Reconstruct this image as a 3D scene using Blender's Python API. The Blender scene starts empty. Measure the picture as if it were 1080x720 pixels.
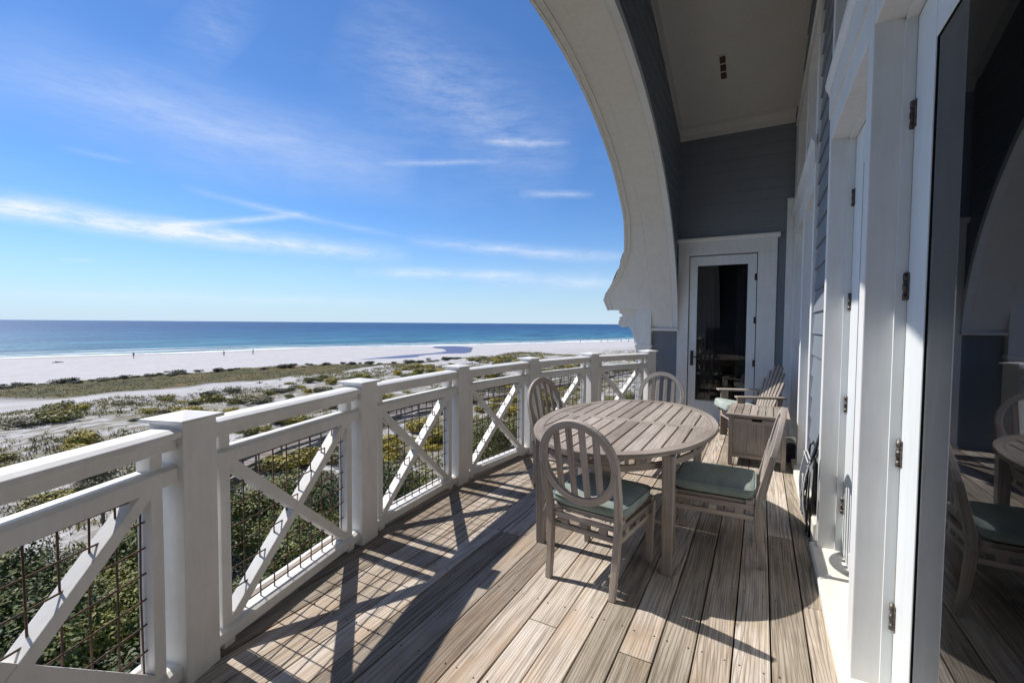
import bpy, bmesh, math, random
from mathutils import Vector, Matrix, noise
random.seed(7)
SC = bpy.context.scene
COL = SC.collection
R = math.radians
# ------------------------------------------------------------------ camera
F = 480.0; EYE = 1.43; ROLL = 0.0075; PIT = 19.0; VX = 803.0
pitch = math.atan(PIT / F); yaw = math.atan((VX - 540) * math.cos(pitch) / F)
fw = Vector((-math.sin(yaw) * math.cos(pitch), math.cos(yaw) * math.cos(pitch), -math.sin(pitch)))
rt = Vector((math.cos(yaw), math.sin(yaw), 0)); up = rt.cross(fw)
rt, up = rt * math.cos(ROLL) + up * math.sin(ROLL), up * math.cos(ROLL) - rt * math.sin(ROLL)
cam = bpy.data.objects.new('camera', bpy.data.cameras.new('camera')); COL.objects.link(cam)
cam.data.sensor_width = 36; cam.data.lens = F / 1080 * 36
cam.data.clip_start = 0.02; cam.data.clip_end = 90000
mw = Matrix((rt, up, -fw)).transposed().to_4x4(); mw.translation = Vector((0, 0, EYE)); cam.matrix_world = mw
SC.camera = cam
# ------------------------------------------------------------------ light
SUN_EL = R(48.5); SUN_ROT = R(-90)     # the sun stands over the sea, due -X
sd = bpy.data.lights.new('sun', 'SUN'); sd.energy = 4.4; sd.angle = R(0.53); sd.color = (1, .95, .88)
so = bpy.data.objects.new('sun', sd); COL.objects.link(so)
sdir = Vector((-math.cos(SUN_EL), 0.0, math.sin(SUN_EL)))
so.rotation_euler = sdir.to_track_quat('Z', 'Y').to_euler()
SC.view_settings.view_transform = 'Standard'; SC.view_settings.look = 'None'
SC.view_settings.exposure = 0.3; SC.view_settings.gamma = 1
W = bpy.data.worlds.new('World'); SC.world = W; W.use_nodes = True
def pdir(px, py):
    d = fw * F + rt * (px - 540) + up * (360 - py); d.normalize()
    return math.atan2(d.x, d.y), math.asin(d.z)
def build_world():
    nt = W.node_tree; N = nt.nodes; L = nt.links; N.clear()
    out = N.new('ShaderNodeOutputWorld'); bg = N.new('ShaderNodeBackground'); L.new(bg.outputs[0], out.inputs[0])
    sky = N.new('ShaderNodeTexSky'); sky.sky_type = 'NISHITA'; sky.sun_disc = False
    sky.sun_elevation = SUN_EL; sky.sun_rotation = SUN_ROT; sky.air_density = 1.0; sky.dust_density = 0.0; sky.ozone_density = 1.6
    hs = N.new('ShaderNodeHueSaturation'); hs.inputs['Saturation'].default_value = 1.0
    L.new(sky.outputs[0], hs.inputs['Color'])
    def math_(op, a, b=None, c=None, clamp=False):
        m = N.new('ShaderNodeMath'); m.operation = op; m.use_clamp = clamp
        for i, v in enumerate((a, b, c)):
            if v is None: continue
            if isinstance(v, (int, float)): m.inputs[i].default_value = v
            else: L.new(v, m.inputs[i])
        return m.outputs[0]
    tint = N.new('ShaderNodeMix'); tint.data_type = 'RGBA'; tint.blend_type = 'MULTIPLY'; tint.inputs[0].default_value = 1; L.new(hs.outputs[0], tint.inputs[6]); tint.inputs[7].default_value = (.52, .77, 1.10, 1)
    tc = N.new('ShaderNodeTexCoord'); sp = N.new('ShaderNodeSeparateXYZ'); L.new(tc.outputs['Generated'], sp.inputs[0])
    az = math_('ARCTAN2', sp.outputs[0], sp.outputs[1]); el = math_('ARCSINE', sp.outputs[2])
    cb = N.new('ShaderNodeCombineXYZ'); L.new(az, cb.inputs[0]); L.new(el, cb.inputs[1])
    def nz(scale, sx, sy, rot, detail=5, rough=.6):
        mp = N.new('ShaderNodeMapping'); mp.inputs['Scale'].default_value = (sx, sy, 1); mp.inputs['Rotation'].default_value = (0, 0, rot)
        L.new(cb.outputs[0], mp.inputs[0]); n = N.new('ShaderNodeTexNoise'); n.inputs['Scale'].default_value = scale
        n.inputs['Detail'].default_value = detail; n.inputs['Roughness'].default_value = rough; L.new(mp.outputs[0], n.inputs['Vector'])
        return n.outputs[0]
    fine = nz(11, 1, 4.2, .12, 10, .72); warp = nz(3, 1, 2, 0, 3); soft = nz(4, .6, 2.2, .3, 5)
    total = None
    S = [((-260, 170), (420, 270), 10, .95, .95), ((-200, 190), (260, 252), 6, .6, 1), ((150, 240), (320, 226), 3.5, .65, .8), ((190, 196), (420, 250), 4, .3, 1), ((-80, 45), (430, 175), 34, .36, .6),
         ((400, 171), (530, 170), 3, .38, 1), ((375, 287), (560, 289), 6, .6, 1.1), ((548, 205), (625, 205), 4, .45, 1.1),
         ((430, 253), (680, 272), 7, .5, 1), ((500, 294), (700, 296), 10, .45, 1.1), ((360, 20), (600, 175), 55, .26, 1), ((510, 149), (600, 150), 4, .4, 1),
         ((60, 155), (140, 172), 3, .12, 1), ((60, 273), (100, 275), 2, .3, 1), ((-60, 308), (420, 318), 6, .30, 1), ((200, 0), (250, 60), 40, .16, 1)]
    for (p0, p1, wpx, st, ragged) in S:
        a0, e0 = pdir(*p0); a1, e1 = pdir(*p1); ln = math.hypot(a1 - a0, e1 - e0); ca, sa = (a1 - a0) / ln, (e1 - e0) / ln
        w = wpx / F * .9
        da = math_('SUBTRACT', az, a0); de = math_('SUBTRACT', el, e0)
        t = math_('DIVIDE', math_('ADD', math_('MULTIPLY', da, ca), math_('MULTIPLY', de, sa)), ln)
        d = math_('SUBTRACT', math_('MULTIPLY', de, ca), math_('MULTIPLY', da, sa))
        d = math_('ADD', d, math_('MULTIPLY', math_('SUBTRACT', warp, .5), w * 1.3))
        core = math_('SUBTRACT', 1.0, math_('DIVIDE', math_('ABSOLUTE', d), w * 1.6), clamp=True)
        ends = math_('MULTIPLY', math_('MULTIPLY', math_('ADD', t, .02, clamp=True), math_('SUBTRACT', 1.04, t, clamp=True)), 3.6)
        ends = math_('POWER', math_('MINIMUM', ends, 1.0), .8)
        m = math_('MULTIPLY', math_('POWER', core, 1.5), ends)
        rg = math_('MULTIPLY', math_('SUBTRACT', fine, .33, clamp=True), 3.4)
        m = math_('MULTIPLY', m, math_('ADD', 1 - ragged * .85, math_('MULTIPLY', rg, ragged * .85)))
        m = math_('MULTIPLY', m, st)
        total = m if total is None else math_('ADD', total, m)
    veil = math_('MULTIPLY', math_('SUBTRACT', soft, .52, clamp=True), .2)
    total = math_('MINIMUM', math_('ADD', total, veil), .9)
    above = math_('MULTIPLY', math_('SUBTRACT', el, .01, clamp=True), 30, clamp=True)
    total = math_('MULTIPLY', total, above)
    mx = N.new('ShaderNodeMix'); mx.data_type = 'RGBA'; L.new(total, mx.inputs[0])
    hz = math_('POWER', math_('SUBTRACT', 1.0, math_('DIVIDE', math_('MAXIMUM', el, 0.0), .26), clamp=True), 2.6)
    hm = N.new('ShaderNodeMix'); hm.data_type = 'RGBA'; L.new(math_('MULTIPLY', hz, .93), hm.inputs[0]); L.new(tint.outputs[2], hm.inputs[6]); hm.inputs[7].default_value = (4.9, 6.2, 7.5, 1)
    L.new(hm.outputs[2], mx.inputs[6])
    mx.inputs[7].default_value = (7.4, 7.8, 8.6, 1)
    L.new(mx.outputs[2], bg.inputs['Color']); bg.inputs['Strength'].default_value = .1
build_world()

# ------------------------------------------------------------------ materials
def new_mat(name, rough=.5, base=(.5, .5, .5), spec=.5):
    m = bpy.data.materials.new(name); m.use_nodes = True
    b = m.node_tree.nodes['Principled BSDF']; b.inputs['Base Color'].default_value = (*base, 1)
    b.inputs['Roughness'].default_value = rough; b.inputs['Specular IOR Level'].default_value = spec
    return m, m.node_tree.nodes, m.node_tree.links, b
def ramp(N, L, src, stops):
    r = N.new('ShaderNodeValToRGB'); cr = r.color_ramp
    while len(cr.elements) < len(stops): cr.elements.new(.5)
    for e, (p, c) in zip(cr.elements, stops): e.position = p; e.color = (*c, 1) if len(c) == 3 else c
    L.new(src, r.inputs[0]); return r.outputs[0]
def noise_tex(N, L, vec, scale, detail=4, rough=.55, mp=None):
    if mp:
        m = N.new('ShaderNodeMapping'); m.inputs['Scale'].default_value = mp; L.new(vec, m.inputs[0]); vec = m.outputs[0]
    n = N.new('ShaderNodeTexNoise'); n.inputs['Scale'].default_value = scale; n.inputs['Detail'].default_value = detail
    n.inputs['Roughness'].default_value = rough; L.new(vec, n.inputs['Vector']); return n.outputs[0]
def mixc(N, L, f, a, b, mode='MIX'):
    m = N.new('ShaderNodeMix'); m.data_type = 'RGBA'; m.blend_type = mode
    for i, v in ((0, f), (6, a), (7, b)):
        if isinstance(v, (int, float)): m.inputs[i].default_value = v
        elif isinstance(v, tuple): m.inputs[i].default_value = (*v, 1)
        else: L.new(v, m.inputs[i])
    return m.outputs[2]
def bump(N, L, b, h, strength, dist=.01):
    n = N.new('ShaderNodeBump'); n.inputs['Strength'].default_value = strength; n.inputs['Distance'].default_value = dist
    L.new(h, n.inputs['Height']); L.new(n.outputs[0], b.inputs['Normal'])
def wpos(N): return N.new('ShaderNodeNewGeometry').outputs['Position']

def paint_mat(name, base, rough=.5, dirt=.25, dirtcol=(.42, .38, .31), sc=1.0):
    m, N, L, b = new_mat(name, rough, base)
    p = N.new('ShaderNodeTexCoord').outputs['Object']
    n1 = noise_tex(N, L, p, 2.2 * sc, 6, .65); n2 = noise_tex(N, L, p, 30 * sc, 3, .6, (1, 1, .12))
    f = ramp(N, L, n1, [(.42, (0, 0, 0)), (.78, (dirt, dirt, dirt))])
    c = mixc(N, L, f, base, dirtcol)
    g = ramp(N, L, n2, [(.3, (.9, .9, .9)), (.6, (1, 1, 1))])
    c = mixc(N, L, .6, c, g, 'MULTIPLY'); L.new(c, b.inputs['Base Color'])
    bump(N, L, b, n2, .12, .004)
    return m
M = {}
M['white'] = paint_mat('white_paint', (.80, .79, .765), .5, .5, (.5, .46, .38))
M['trim'] = paint_mat('trim_paint', (.78, .785, .775), .5, .22)
M['soffit'] = paint_mat('soffit_paint', (.78, .75, .70), .6, .12, (.6, .52, .44), .6)
M['ceiling'] = paint_mat('ceiling_paint', (.58, .56, .52), .7, .2)
M['siding'] = paint_mat('blue_siding', (.20, .225, .255), .6, .3, (.13, .15, .175))
M['doorframe'] = paint_mat('door_paint', (.76, .79, .79), .4, .15)
M['sill'] = paint_mat('sill_paint', (.78, .75, .68), .45, .4, (.6, .5, .36), 3)

def wood_mat(name, light, mid, dark, warm, ringscale=17, rough=.75, contrast=1.0, varied=.5):
    """weathered board: grain runs along x of the 'gco' attribute"""
    m, N, L, b = new_mat(name, rough, mid, .25)
    a = N.new('ShaderNodeAttribute'); a.attribute_name = 'gco'; v = a.outputs['Vector']
    r = N.new('ShaderNodeAttribute'); r.attribute_name = 'rnd'; rv = r.outputs['Fac']
    mp = N.new('ShaderNodeMapping'); mp.inputs['Scale'].default_value = (.085, 1, 1); L.new(v, mp.inputs[0])
    low = N.new('ShaderNodeTexNoise'); low.inputs['Scale'].default_value = 5.5; low.inputs['Detail'].default_value = 1.5; L.new(mp.outputs[0], low.inputs['Vector'])
    sep = N.new('ShaderNodeSeparateXYZ'); L.new(v, sep.inputs[0])
    def mth(op, x, y):
        q = N.new('ShaderNodeMath'); q.operation = op
        for i, z in enumerate((x, y)):
            if isinstance(z, (int, float)): q.inputs[i].default_value = z
            else: L.new(z, q.inputs[i])
        return q.outputs[0]
    # growth rings: |sin| of distorted cross coordinate
    ph = mth('ADD', mth('MULTIPLY', sep.outputs[1], ringscale * 2.0), mth('MULTIPLY', low.outputs[0], 15.0))
    rings = mth('ABSOLUTE', mth('SINE', mth('MULTIPLY', ph, 3.14159), 0), 0)
    rings = mth('POWER', rings, .55)
    fib = noise_tex(N, L, v, 130, 3, .65, (.035, 1, 1)); fib2 = noise_tex(N, L, v, 85, 4, .6, (.03, 1, 1))
    big = noise_tex(N, L, v, 3.0, 4, .6, (.5, 1.6, 1))
    c = mixc(N, L, ramp(N, L, rings, [(.08, (0, 0, 0)), (.72, (1, 1, 1))]), dark, light)
    c = mixc(N, L, 1 - .72 * contrast, c, mid)
    c = mixc(N, L, ramp(N, L, fib2, [(.38, (.6, .6, .6)), (.56, (0, 0, 0))]), c, dark)
    c = mixc(N, L, ramp(N, L, big, [(.50, (0, 0, 0)), (.72, (.55, .55, .55))]), c, warm)
    tint = ramp(N, L, rv, [(0, (.52, .47, .42)), (.28, (1.0, .97, .93)), (.5, (.78, .75, .68)), (.75, (1.36, 1.35, 1.34)), (1, (.95, .88, .80))])
    c = mixc(N, L, varied, c, tint, 'MULTIPLY')
    st = noise_tex(N, L, wpos(N), 1.7, 5, .65); c = mixc(N, L, .55, c, ramp(N, L, st, [(.35, (.62, .60, .56)), (.52, (1, 1, 1)), (.7, (1.18, 1.16, 1.15))]), 'MULTIPLY')
    L.new(c, b.inputs['Base Color'])
    h = mth('ADD', mth('MULTIPLY', rings, .5), mth('MULTIPLY', fib, .9)); bump(N, L, b, h, .35, .003)
    return m
M['deck'] = wood_mat('deck_wood', (.55, .50, .44), (.39, .34, .285), (.12, .095, .072), (.40, .28, .18), 36, .8, 1.0, 1.0)
M['teak'] = wood_mat('weathered_teak', (.455, .41, .375), (.38, .335, .30), (.20, .17, .15), (.35, .285, .23), 26, .75, .5, .6)
M['walk'] = wood_mat('boardwalk_wood', (.34, .31, .29), (.27, .24, .22), (.15, .13, .11), (.3, .24, .2), 15, .8, .6, .8)

def fabric_mat(name, base, rough=.9, scale=420):
    m, N, L, b = new_mat(name, rough, base, .2)
    p = N.new('ShaderNodeTexCoord').outputs['Object']
    n = noise_tex(N, L, p, scale, 2); n2 = noise_tex(N, L, p, 6, 6, .6, (1, 2.2, 1))
    dk = tuple(x * .72 for x in base)
    c = mixc(N, L, ramp(N, L, n2, [(.35, (0, 0, 0)), (.7, (1, 1, 1))]), base, dk); L.new(c, b.inputs['Base Color'])
    w = N.new('ShaderNodeMath'); w.operation = 'ADD'; L.new(n, w.inputs[0]); L.new(n2, w.inputs[1])
    bump(N, L, b, w.outputs[0], .6, .012); b.inputs['Sheen Weight'].default_value = .2
    return m
M['cushion'] = fabric_mat('green_canvas', (.33, .41, .375))
M['palecush'] = fabric_mat('pale_canvas', (.52, .60, .55))
M['navy'] = fabric_mat('navy_canvas', (.045, .055, .085))
M['whitecloth'] = fabric_mat('white_canvas', (.75, .75, .74))
m, N, L, b = new_mat('rusty_wire', .7, (.085, .055, .04), .3); M['wire'] = m
n = noise_tex(N, L, N.new('ShaderNodeTexCoord').outputs['Object'], 24, 4)
L.new(ramp(N, L, n, [(.3, (.06, .045, .035)), (.7, (.17, .095, .055))]), b.inputs['Base Color'])
m, N, L, b = new_mat('dark_bronze', .45, (.05, .045, .04), .5); b.inputs['Metallic'].default_value = .7; M['bronze'] = m
m, N, L, b = new_mat('aged_steel', .5, (.33, .33, .33), .5); b.inputs['Metallic'].default_value = .8; M['steel'] = m
n = noise_tex(N, L, N.new('ShaderNodeTexCoord').outputs['Object'], 60, 4)
L.new(ramp(N, L, n, [(.35, (.12, .10, .08)), (.65, (.38, .38, .38))]), b.inputs['Base Color'])
m, N, L, b = new_mat('tarnished_hinge', .5, (.14, .12, .11), .5); b.inputs['Metallic'].default_value = .6; M['bronzeold'] = m
n = noise_tex(N, L, N.new('ShaderNodeTexCoord').outputs['Object'], 70, 4)
L.new(ramp(N, L, n, [(.4, (.06, .05, .045)), (.7, (.26, .23, .20))]), b.inputs['Base Color'])
m, N, L, b = new_mat('dark_gap', .9, (.02, .018, .016), .1); M['dark'] = m
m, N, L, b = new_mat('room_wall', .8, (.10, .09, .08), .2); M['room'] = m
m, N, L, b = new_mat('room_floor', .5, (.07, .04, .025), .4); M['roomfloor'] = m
m, N, L, b = new_mat('sheer_curtain', .8, (.19, .18, .175), .2); M['curtain'] = m
m, N, L, b = new_mat('vent_metal', .6, (.12, .07, .05), .3); M['vent'] = m
def shingle():
    m, N, L, b = new_mat('roof_shingle', .9, (.1, .09, .08), .2)
    p = wpos(N); n = noise_tex(N, L, p, 9, 5); L.new(ramp(N, L, n, [(.3, (.05, .045, .04)), (.7, (.17, .15, .13))]), b.inputs['Base Color']); bump(N, L, b, n, .5, .02); return m
M['shingle'] = shingle()
def glass():
    m = bpy.data.materials.new('window_glass'); m.use_nodes = True; N = m.node_tree.nodes; L = m.node_tree.links; N.clear()
    o = N.new('ShaderNodeOutputMaterial'); mx = N.new('ShaderNodeMixShader'); t = N.new('ShaderNodeBsdfTransparent'); g = N.new('ShaderNodeBsdfGlossy')
    fr = N.new('ShaderNodeFresnel'); fr.inputs[0].default_value = 1.52
    mu = N.new('ShaderNodeMath'); mu.operation = 'MULTIPLY'; mu.inputs[1].default_value = .95; mu.use_clamp = True
    t.inputs[0].default_value = (.62, .64, .66, 1); g.inputs['Roughness'].default_value = 0.0; g.inputs['Color'].default_value = (.9, .93, 1, 1)
    L.new(fr.outputs[0], mu.inputs[0]); L.new(mu.outputs[0], mx.inputs[0]); L.new(t.outputs[0], mx.inputs[1]); L.new(g.outputs[0], mx.inputs[2]); L.new(mx.outputs[0], o.inputs[0])
    return m
M['glass'] = glass()
def leaf(name, c1, c2, c3, sc=1.2):
    m, N, L, b = new_mat(name, .6, c1, .3)
    p = wpos(N); n = noise_tex(N, L, p, sc, 4, .7); n2 = noise_tex(N, L, p, 14, 2)
    oi = N.new('ShaderNodeObjectInfo')
    a = N.new('ShaderNodeMath'); a.operation = 'MULTIPLY_ADD'; L.new(oi.outputs['Random'], a.inputs[0]); a.inputs[1].default_value = .34; L.new(n, a.inputs[2])
    c = ramp(N, L, a.outputs[0], [(.42, c1), (.62, c2), (.84, c3)])
    c = mixc(N, L, .5, c, ramp(N, L, n2, [(.3, (.6, .6, .6)), (.7, (1.3, 1.3, 1.2))]), 'MULTIPLY'); L.new(c, b.inputs['Base Color'])
    return m
M['oak'] = leaf('scrub_oak_leaf', (.026, .040, .013), (.065, .088, .022), (.20, .20, .035))
M['scrub'] = leaf('dune_scrub_leaf', (.11, .11, .04), (.23, .205, .05), (.48, .37, .035), 2.0)
M['grass'] = leaf('dry_grass_blade', (.15, .13, .055), (.26, .22, .075), (.42, .34, .06), .5)
M['greyscrub'] = leaf('grey_scrub_leaf', (.09, .088, .05), (.15, .14, .075), (.23, .20, .10), 1.5)
M['darkscrub'] = leaf('dark_scrub_leaf', (.035, .042, .024), (.055, .058, .032), (.09, .08, .045), 1.5)
M['rosemary'] = leaf('rust_grass', (.16, .10, .06), (.20, .14, .08), (.24, .17, .09), 1.5)
m, N, L, b = new_mat('twig', .9, (.14, .11, .085), .2); M['twig'] = m

# ------------------------------------------------------------------ mesh builder
class MB:
    def __init__(s): s.v = []; s.f = []; s.g = []; s.r = []; s.sm = []
    def add(s, vs, fs, gco=None, rnd=None, smooth=False):
        o = len(s.v); rr = random.random() if rnd is None else rnd
        off = Vector((random.uniform(0, 40), random.uniform(0, 40), random.uniform(0, 40)))
        for i, p in enumerate(vs):
            p = Vector(p); s.v.append(p); s.g.append((Vector(gco[i]) if gco else p) + off); s.r.append(rr)
        for f in fs: s.f.append([i + o for i in f]); s.sm.append(smooth)
    def box(s, lo, hi, mat=None, taper=None, rnd=None):
        x0, y0, z0 = lo; x1, y1, z1 = hi
        P = [Vector(p) for p in ((x0, y0, z0), (x1, y0, z0), (x1, y1, z0), (x0, y1, z0), (x0, y0, z1), (x1, y0, z1), (x1, y1, z1), (x0, y1, z1))]
        d = (abs(x1 - x0), abs(y1 - y0), abs(z1 - z0)); ax = sorted(range(3), key=lambda i: -d[i])
        g = [Vector((p[ax[0]], p[ax[1]], p[ax[2]])) for p in P]
        if taper:       # scale of the bottom
            cx, cy = (x0 + x1) / 2, (y0 + y1) / 2
            for p in P[:4]: p.x = cx + (p.x - cx) * taper; p.y = cy + (p.y - cy) * taper
        if mat is not None: P = [mat @ p for p in P]
        s.add(P, [(0, 3, 2, 1), (4, 5, 6, 7), (0, 1, 5, 4), (1, 2, 6, 5), (2, 3, 7, 6), (3, 0, 4, 7)], g, rnd)
    def bar(s, a, b, w, h, upv=(0, 0, 1), w2=None, h2=None):
        """rectangular bar from a to b, w across, h along upv"""
        a = Vector(a); b = Vector(b); d = (b - a); ln = d.length; d.normalize(); upv = Vector(upv)
        sx = d.cross(upv); sx.normalize(); u2 = sx.cross(d); w2 = w2 or w; h2 = h2 or h
        P = []; g = []
        for (c, ww, hh, t) in ((a, w, h, 0), (b, w2, h2, ln)):
            for i, j in ((-1, -1), (1, -1), (1, 1), (-1, 1)):
                P.append(c + sx * i * ww / 2 + u2 * j * hh / 2); g.append((t, i * ww / 2, j * hh / 2))
        s.add(P, [(0, 3, 2, 1), (4, 5, 6, 7), (0, 1, 5, 4), (1, 2, 6, 5), (2, 3, 7, 6), (3, 0, 4, 7)], g)
    def tube(s, pts, r, n=6, closed=False):
        pts = [Vector(p) for p in pts]; V = []; Fc = []; G = []; K = len(pts); L = 0
        prev = None
        for i, p in enumerate(pts):
            d = (pts[(i + 1) % K] if (closed or i < K - 1) else p) - (pts[i - 1] if (closed or i > 0) else p)
            if d.length == 0: d = Vector((0, 0, 1))
            d.normalize(); ref = Vector((0, 0, 1)) if abs(d.z) < .9 else Vector((1, 0, 0))
            if prev is not None: ref = prev
            a = d.cross(ref); a.normalize(); b_ = a.cross(d); prev = b_
            rr = r[i] if isinstance(r, (list, tuple)) else r
            if i: L += (p - pts[i - 1]).length
            for k in range(n):
                t = 2 * math.pi * k / n; V.append(p + a * math.cos(t) * rr + b_ * math.sin(t) * rr); G.append((L, math.cos(t) * rr, math.sin(t) * rr))
        for i in range(K if closed else K - 1):
            for k in range(n):
                a0 = i * n + k; a1 = i * n + (k + 1) % n; j = (i + 1) % K; Fc.append((a0, a1, j * n + (k + 1) % n, j * n + k))
        if not closed: Fc.append(tuple(range(n))[::-1]); Fc.append(tuple((K - 1) * n + k for k in range(n)))
        s.add(V, Fc, G, smooth=True)
    def sweep(s, pts, frames, prof, closed=False, smooth=False):
        """pts list; frames list of (a,b) axes; prof list of (u,v) closed profile"""
        V = []; G = []; n = len(prof); L = 0
        for i, p in enumerate(pts):
            if i: L += (Vector(p) - Vector(pts[i - 1])).length
            a, b_ = frames[i]
            for (u_, v_) in prof: V.append(Vector(p) + a * u_ + b_ * v_); G.append((L, u_, v_))
        K = len(pts); Fc = []
        for i in range(K if closed else K - 1):
            j = (i + 1) % K
            for k in range(n): Fc.append((i * n + k, i * n + (k + 1) % n, j * n + (k + 1) % n, j * n + k))
        if not closed: Fc.append(tuple(range(n))[::-1]); Fc.append(tuple((K - 1) * n + k for k in range(n)))
        s.add(V, Fc, G, smooth=smooth)
    def prism(s, poly, axis, a, b):
        """poly: list of 2D points; extruded along axis (0,1,2) from a to b"""
        def P(p, t):
            q = [0, 0, 0]; o = [i for i in range(3) if i != axis]; q[axis] = t; q[o[0]] = p[0]; q[o[1]] = p[1]; return q
        n = len(poly); V = [P(p, a) for p in poly] + [P(p, b) for p in poly]
        s.add(V, [tuple(range(n))[::-1], tuple(range(n, 2 * n))] + [(k, (k + 1) % n, n + (k + 1) % n, n + k) for k in range(n)])
    def build(s, name, mat, parent=None, bevel=0, fix=True):
        me = bpy.data.meshes.new(name); me.from_pydata([tuple(p) for p in s.v], [], s.f)
        at = me.attributes.new('gco', 'FLOAT_VECTOR', 'POINT'); at.data.foreach_set('vector', [c for g in s.g for c in g])
        at = me.attributes.new('rnd', 'FLOAT', 'POINT'); at.data.foreach_set('value', s.r)
        me.polygons.foreach_set('use_smooth', s.sm)
        if fix:
            bm = bmesh.new(); bm.from_mesh(me); bmesh.ops.recalc_face_normals(bm, faces=bm.faces); bm.to_mesh(me); bm.free()
        me.materials.append(mat if not isinstance(mat, str) else M[mat])
        o = bpy.data.objects.new(name, me); COL.objects.link(o)
        if parent: o.parent = parent
        if bevel:
            b_ = o.modifiers.new('bevel', 'BEVEL'); b_.width = bevel; b_.segments = 2; b_.limit_method = 'ANGLE'; b_.angle_limit = R(40)
        return o
def thing(name, label, cat, loc=(0, 0, 0), rz=0, group=None):
    o = bpy.data.objects.new(name, None); COL.objects.link(o); o.empty_display_size = .1
    o.location = loc; o.rotation_euler = (0, 0, rz); o['label'] = label; o['category'] = cat
    if group: o['group'] = group
    return o
def tag(o, label, cat, group=None):
    o['label'] = label; o['category'] = cat
    if group: o['group'] = group
    return o
def copy_tree(o, parent=None):
    c = o.copy(); COL.objects.link(c)
    if parent is not None: c.parent = parent
    for ch in list(o.children): copy_tree(ch, c)
    return c
def struct(o): o['kind'] = 'structure'; return o

# ================================================================== STRUCTURE
# arch profile (YZ ellipse)
AC, AZ, AA, AB = 3.3, 1.0, 3.885, 3.03
XG = -1.13          # interior face of the gable wall
YF = 7.2            # far wall
YN = -0.6           # near wall
def arch_z(y):
    t = (y - AC) / AA
    return AZ + AB * math.sqrt(max(0, 1 - t * t))
def vault_z(y):
    d = abs(y - AC)   # 0 at ridge, 3.9 at the walls
    K = [(0, 5.32), (.9, 5.22), (1.7, 4.96), (2.7, 4.65), (3.9, 4.23), (5.0, 3.8)]
    for (a, za), (b_, zb) in zip(K, K[1:]):
        if d <= b_: return za + (zb - za) * (d - a) / (b_ - a)
    return K[-1][1]
house = thing('beach_house', 'blue sided beach house with white trim and big curved roof opening over its balcony', 'house')

def siding_sheet(mb, axis, plane, s, a0, a1, z0, z1, expo=.15, lap=.012):
    """sawtooth clapboards. axis 'x' -> wall plane x=plane running along y; s = outward sign"""
    z = z0
    while z < z1 - 1e-4:
        zt = min(z + expo, z1)
        for (q) in (0,):
            if axis == 'x':
                V = [(plane + s * lap, a0, z), (plane + s * lap, a1, z), (plane, a1, zt), (plane, a0, zt), (plane - s * .03, a0, z), (plane - s * .03, a1, z), (plane - s * .03, a1, zt), (plane - s * .03, a0, zt)]
            else:
                V = [(a0, plane + s * lap, z), (a1, plane + s * lap, z), (a1, plane, zt), (a0, plane, zt), (a0, plane - s * .03, z), (a1, plane - s * .03, z), (a1, plane - s * .03, zt), (a0, plane - s * .03, zt)]
            mb.add(V, [(0, 1, 2, 3), (4, 7, 6, 5), (0, 4, 5, 1), (3, 2, 6, 7), (0, 3, 7, 4), (1, 5, 6, 2)])
        z = zt

# --- far wall (faces -Y)
mb = MB()
siding_sheet(mb, 'y', YF, -1, -1.48, -1.105, -.3, 2.70)
siding_sheet(mb, 'y', YF, -1, .165, .42, -.3, 2.70)
siding_sheet(mb, 'y', YF, -1, -1.48, .42, 2.70, 4.45)
mb.build('end_wall_siding', 'siding', house)
# --- near wall behind the viewer
mb = MB(); siding_sheet(mb, 'y', YN, 1, -1.48, .42, -.3, 4.3); mb.build('end_wall_siding', 'siding', house)
# --- gable wall above the arch, porch side
mb = MB(); z = 1.51
def arch_y(z):
    t = (z - AZ) / AB
    return AA * math.sqrt(max(0, 1 - t * t)) if t < 1 else 0
def vault_y(z):
    if z <= 4.23: return 3.9
    y = 3.9
    while y > 0 and vault_z(AC + y) < z: y -= .01
    return y
while z < 5.3:
    zt = min(z + .15, 5.3); NS = 10
    for q in range(NS):
        za, zb_ = z + (zt - z) * q / NS, z + (zt - z) * (q + 1) / NS
        la, lb_ = .012 * (1 - q / NS), .012 * (1 - (q + 1) / NS)
        for sg in (-1, 1):
            i0, i1 = arch_y(za - .02), arch_y(zb_ - .02); o0, o1 = vault_y(za) + .03, vault_y(zb_) + .03
            if o1 <= i1 + .005: continue
            V = [(XG + la, AC + sg * i0, za), (XG + la, AC + sg * o0, za), (XG + lb_, AC + sg * o1, zb_), (XG + lb_, AC + sg * i1, zb_)]
            V += [(XG - .03, p[1], p[2]) for p in V]
            mb.add(V, [(0, 1, 2, 3), (4, 7, 6, 5), (0, 4, 5, 1), (3, 2, 6, 7), (0, 3, 7, 4), (1, 5, 6, 2)])
    z = zt
mb.build('gable_siding', 'siding', house)
# --- arch trim board on the porch side of the gable wall
NP = 96
def arch_pts(zmin, off=0.0):
    """points (y,z,ny,nz) from far foot over the apex to near foot, normals point away from the opening"""
    P = [(AC + AA, zmin, 1.0, 0.0)] if zmin < AZ + 1e-6 else []
    t0 = math.asin(max(0, (zmin - AZ) / AB))
    for i in range(NP + 1):
        t = t0 + (math.pi - 2 * t0) * i / NP
        ny, nz = math.cos(t) / AA, math.sin(t) / AB; l = math.hypot(ny, nz)
        P.append((AC + AA * math.cos(t), AZ + AB * math.sin(t), ny / l, nz / l))
    return P
mb = MB(); A = arch_pts(1.37)
mb.sweep([(XG, y, z) for y, z, _, _ in A], [(Vector((1, 0, 0)), Vector((0, ny, nz))) for _, _, ny, nz in A], [(-.05, -.008), (.035, -.008), (.035, .075), (.022, .09), (-.05, .09)], smooth=False)
mb.build('arch_trim', 'trim', house)
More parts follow.
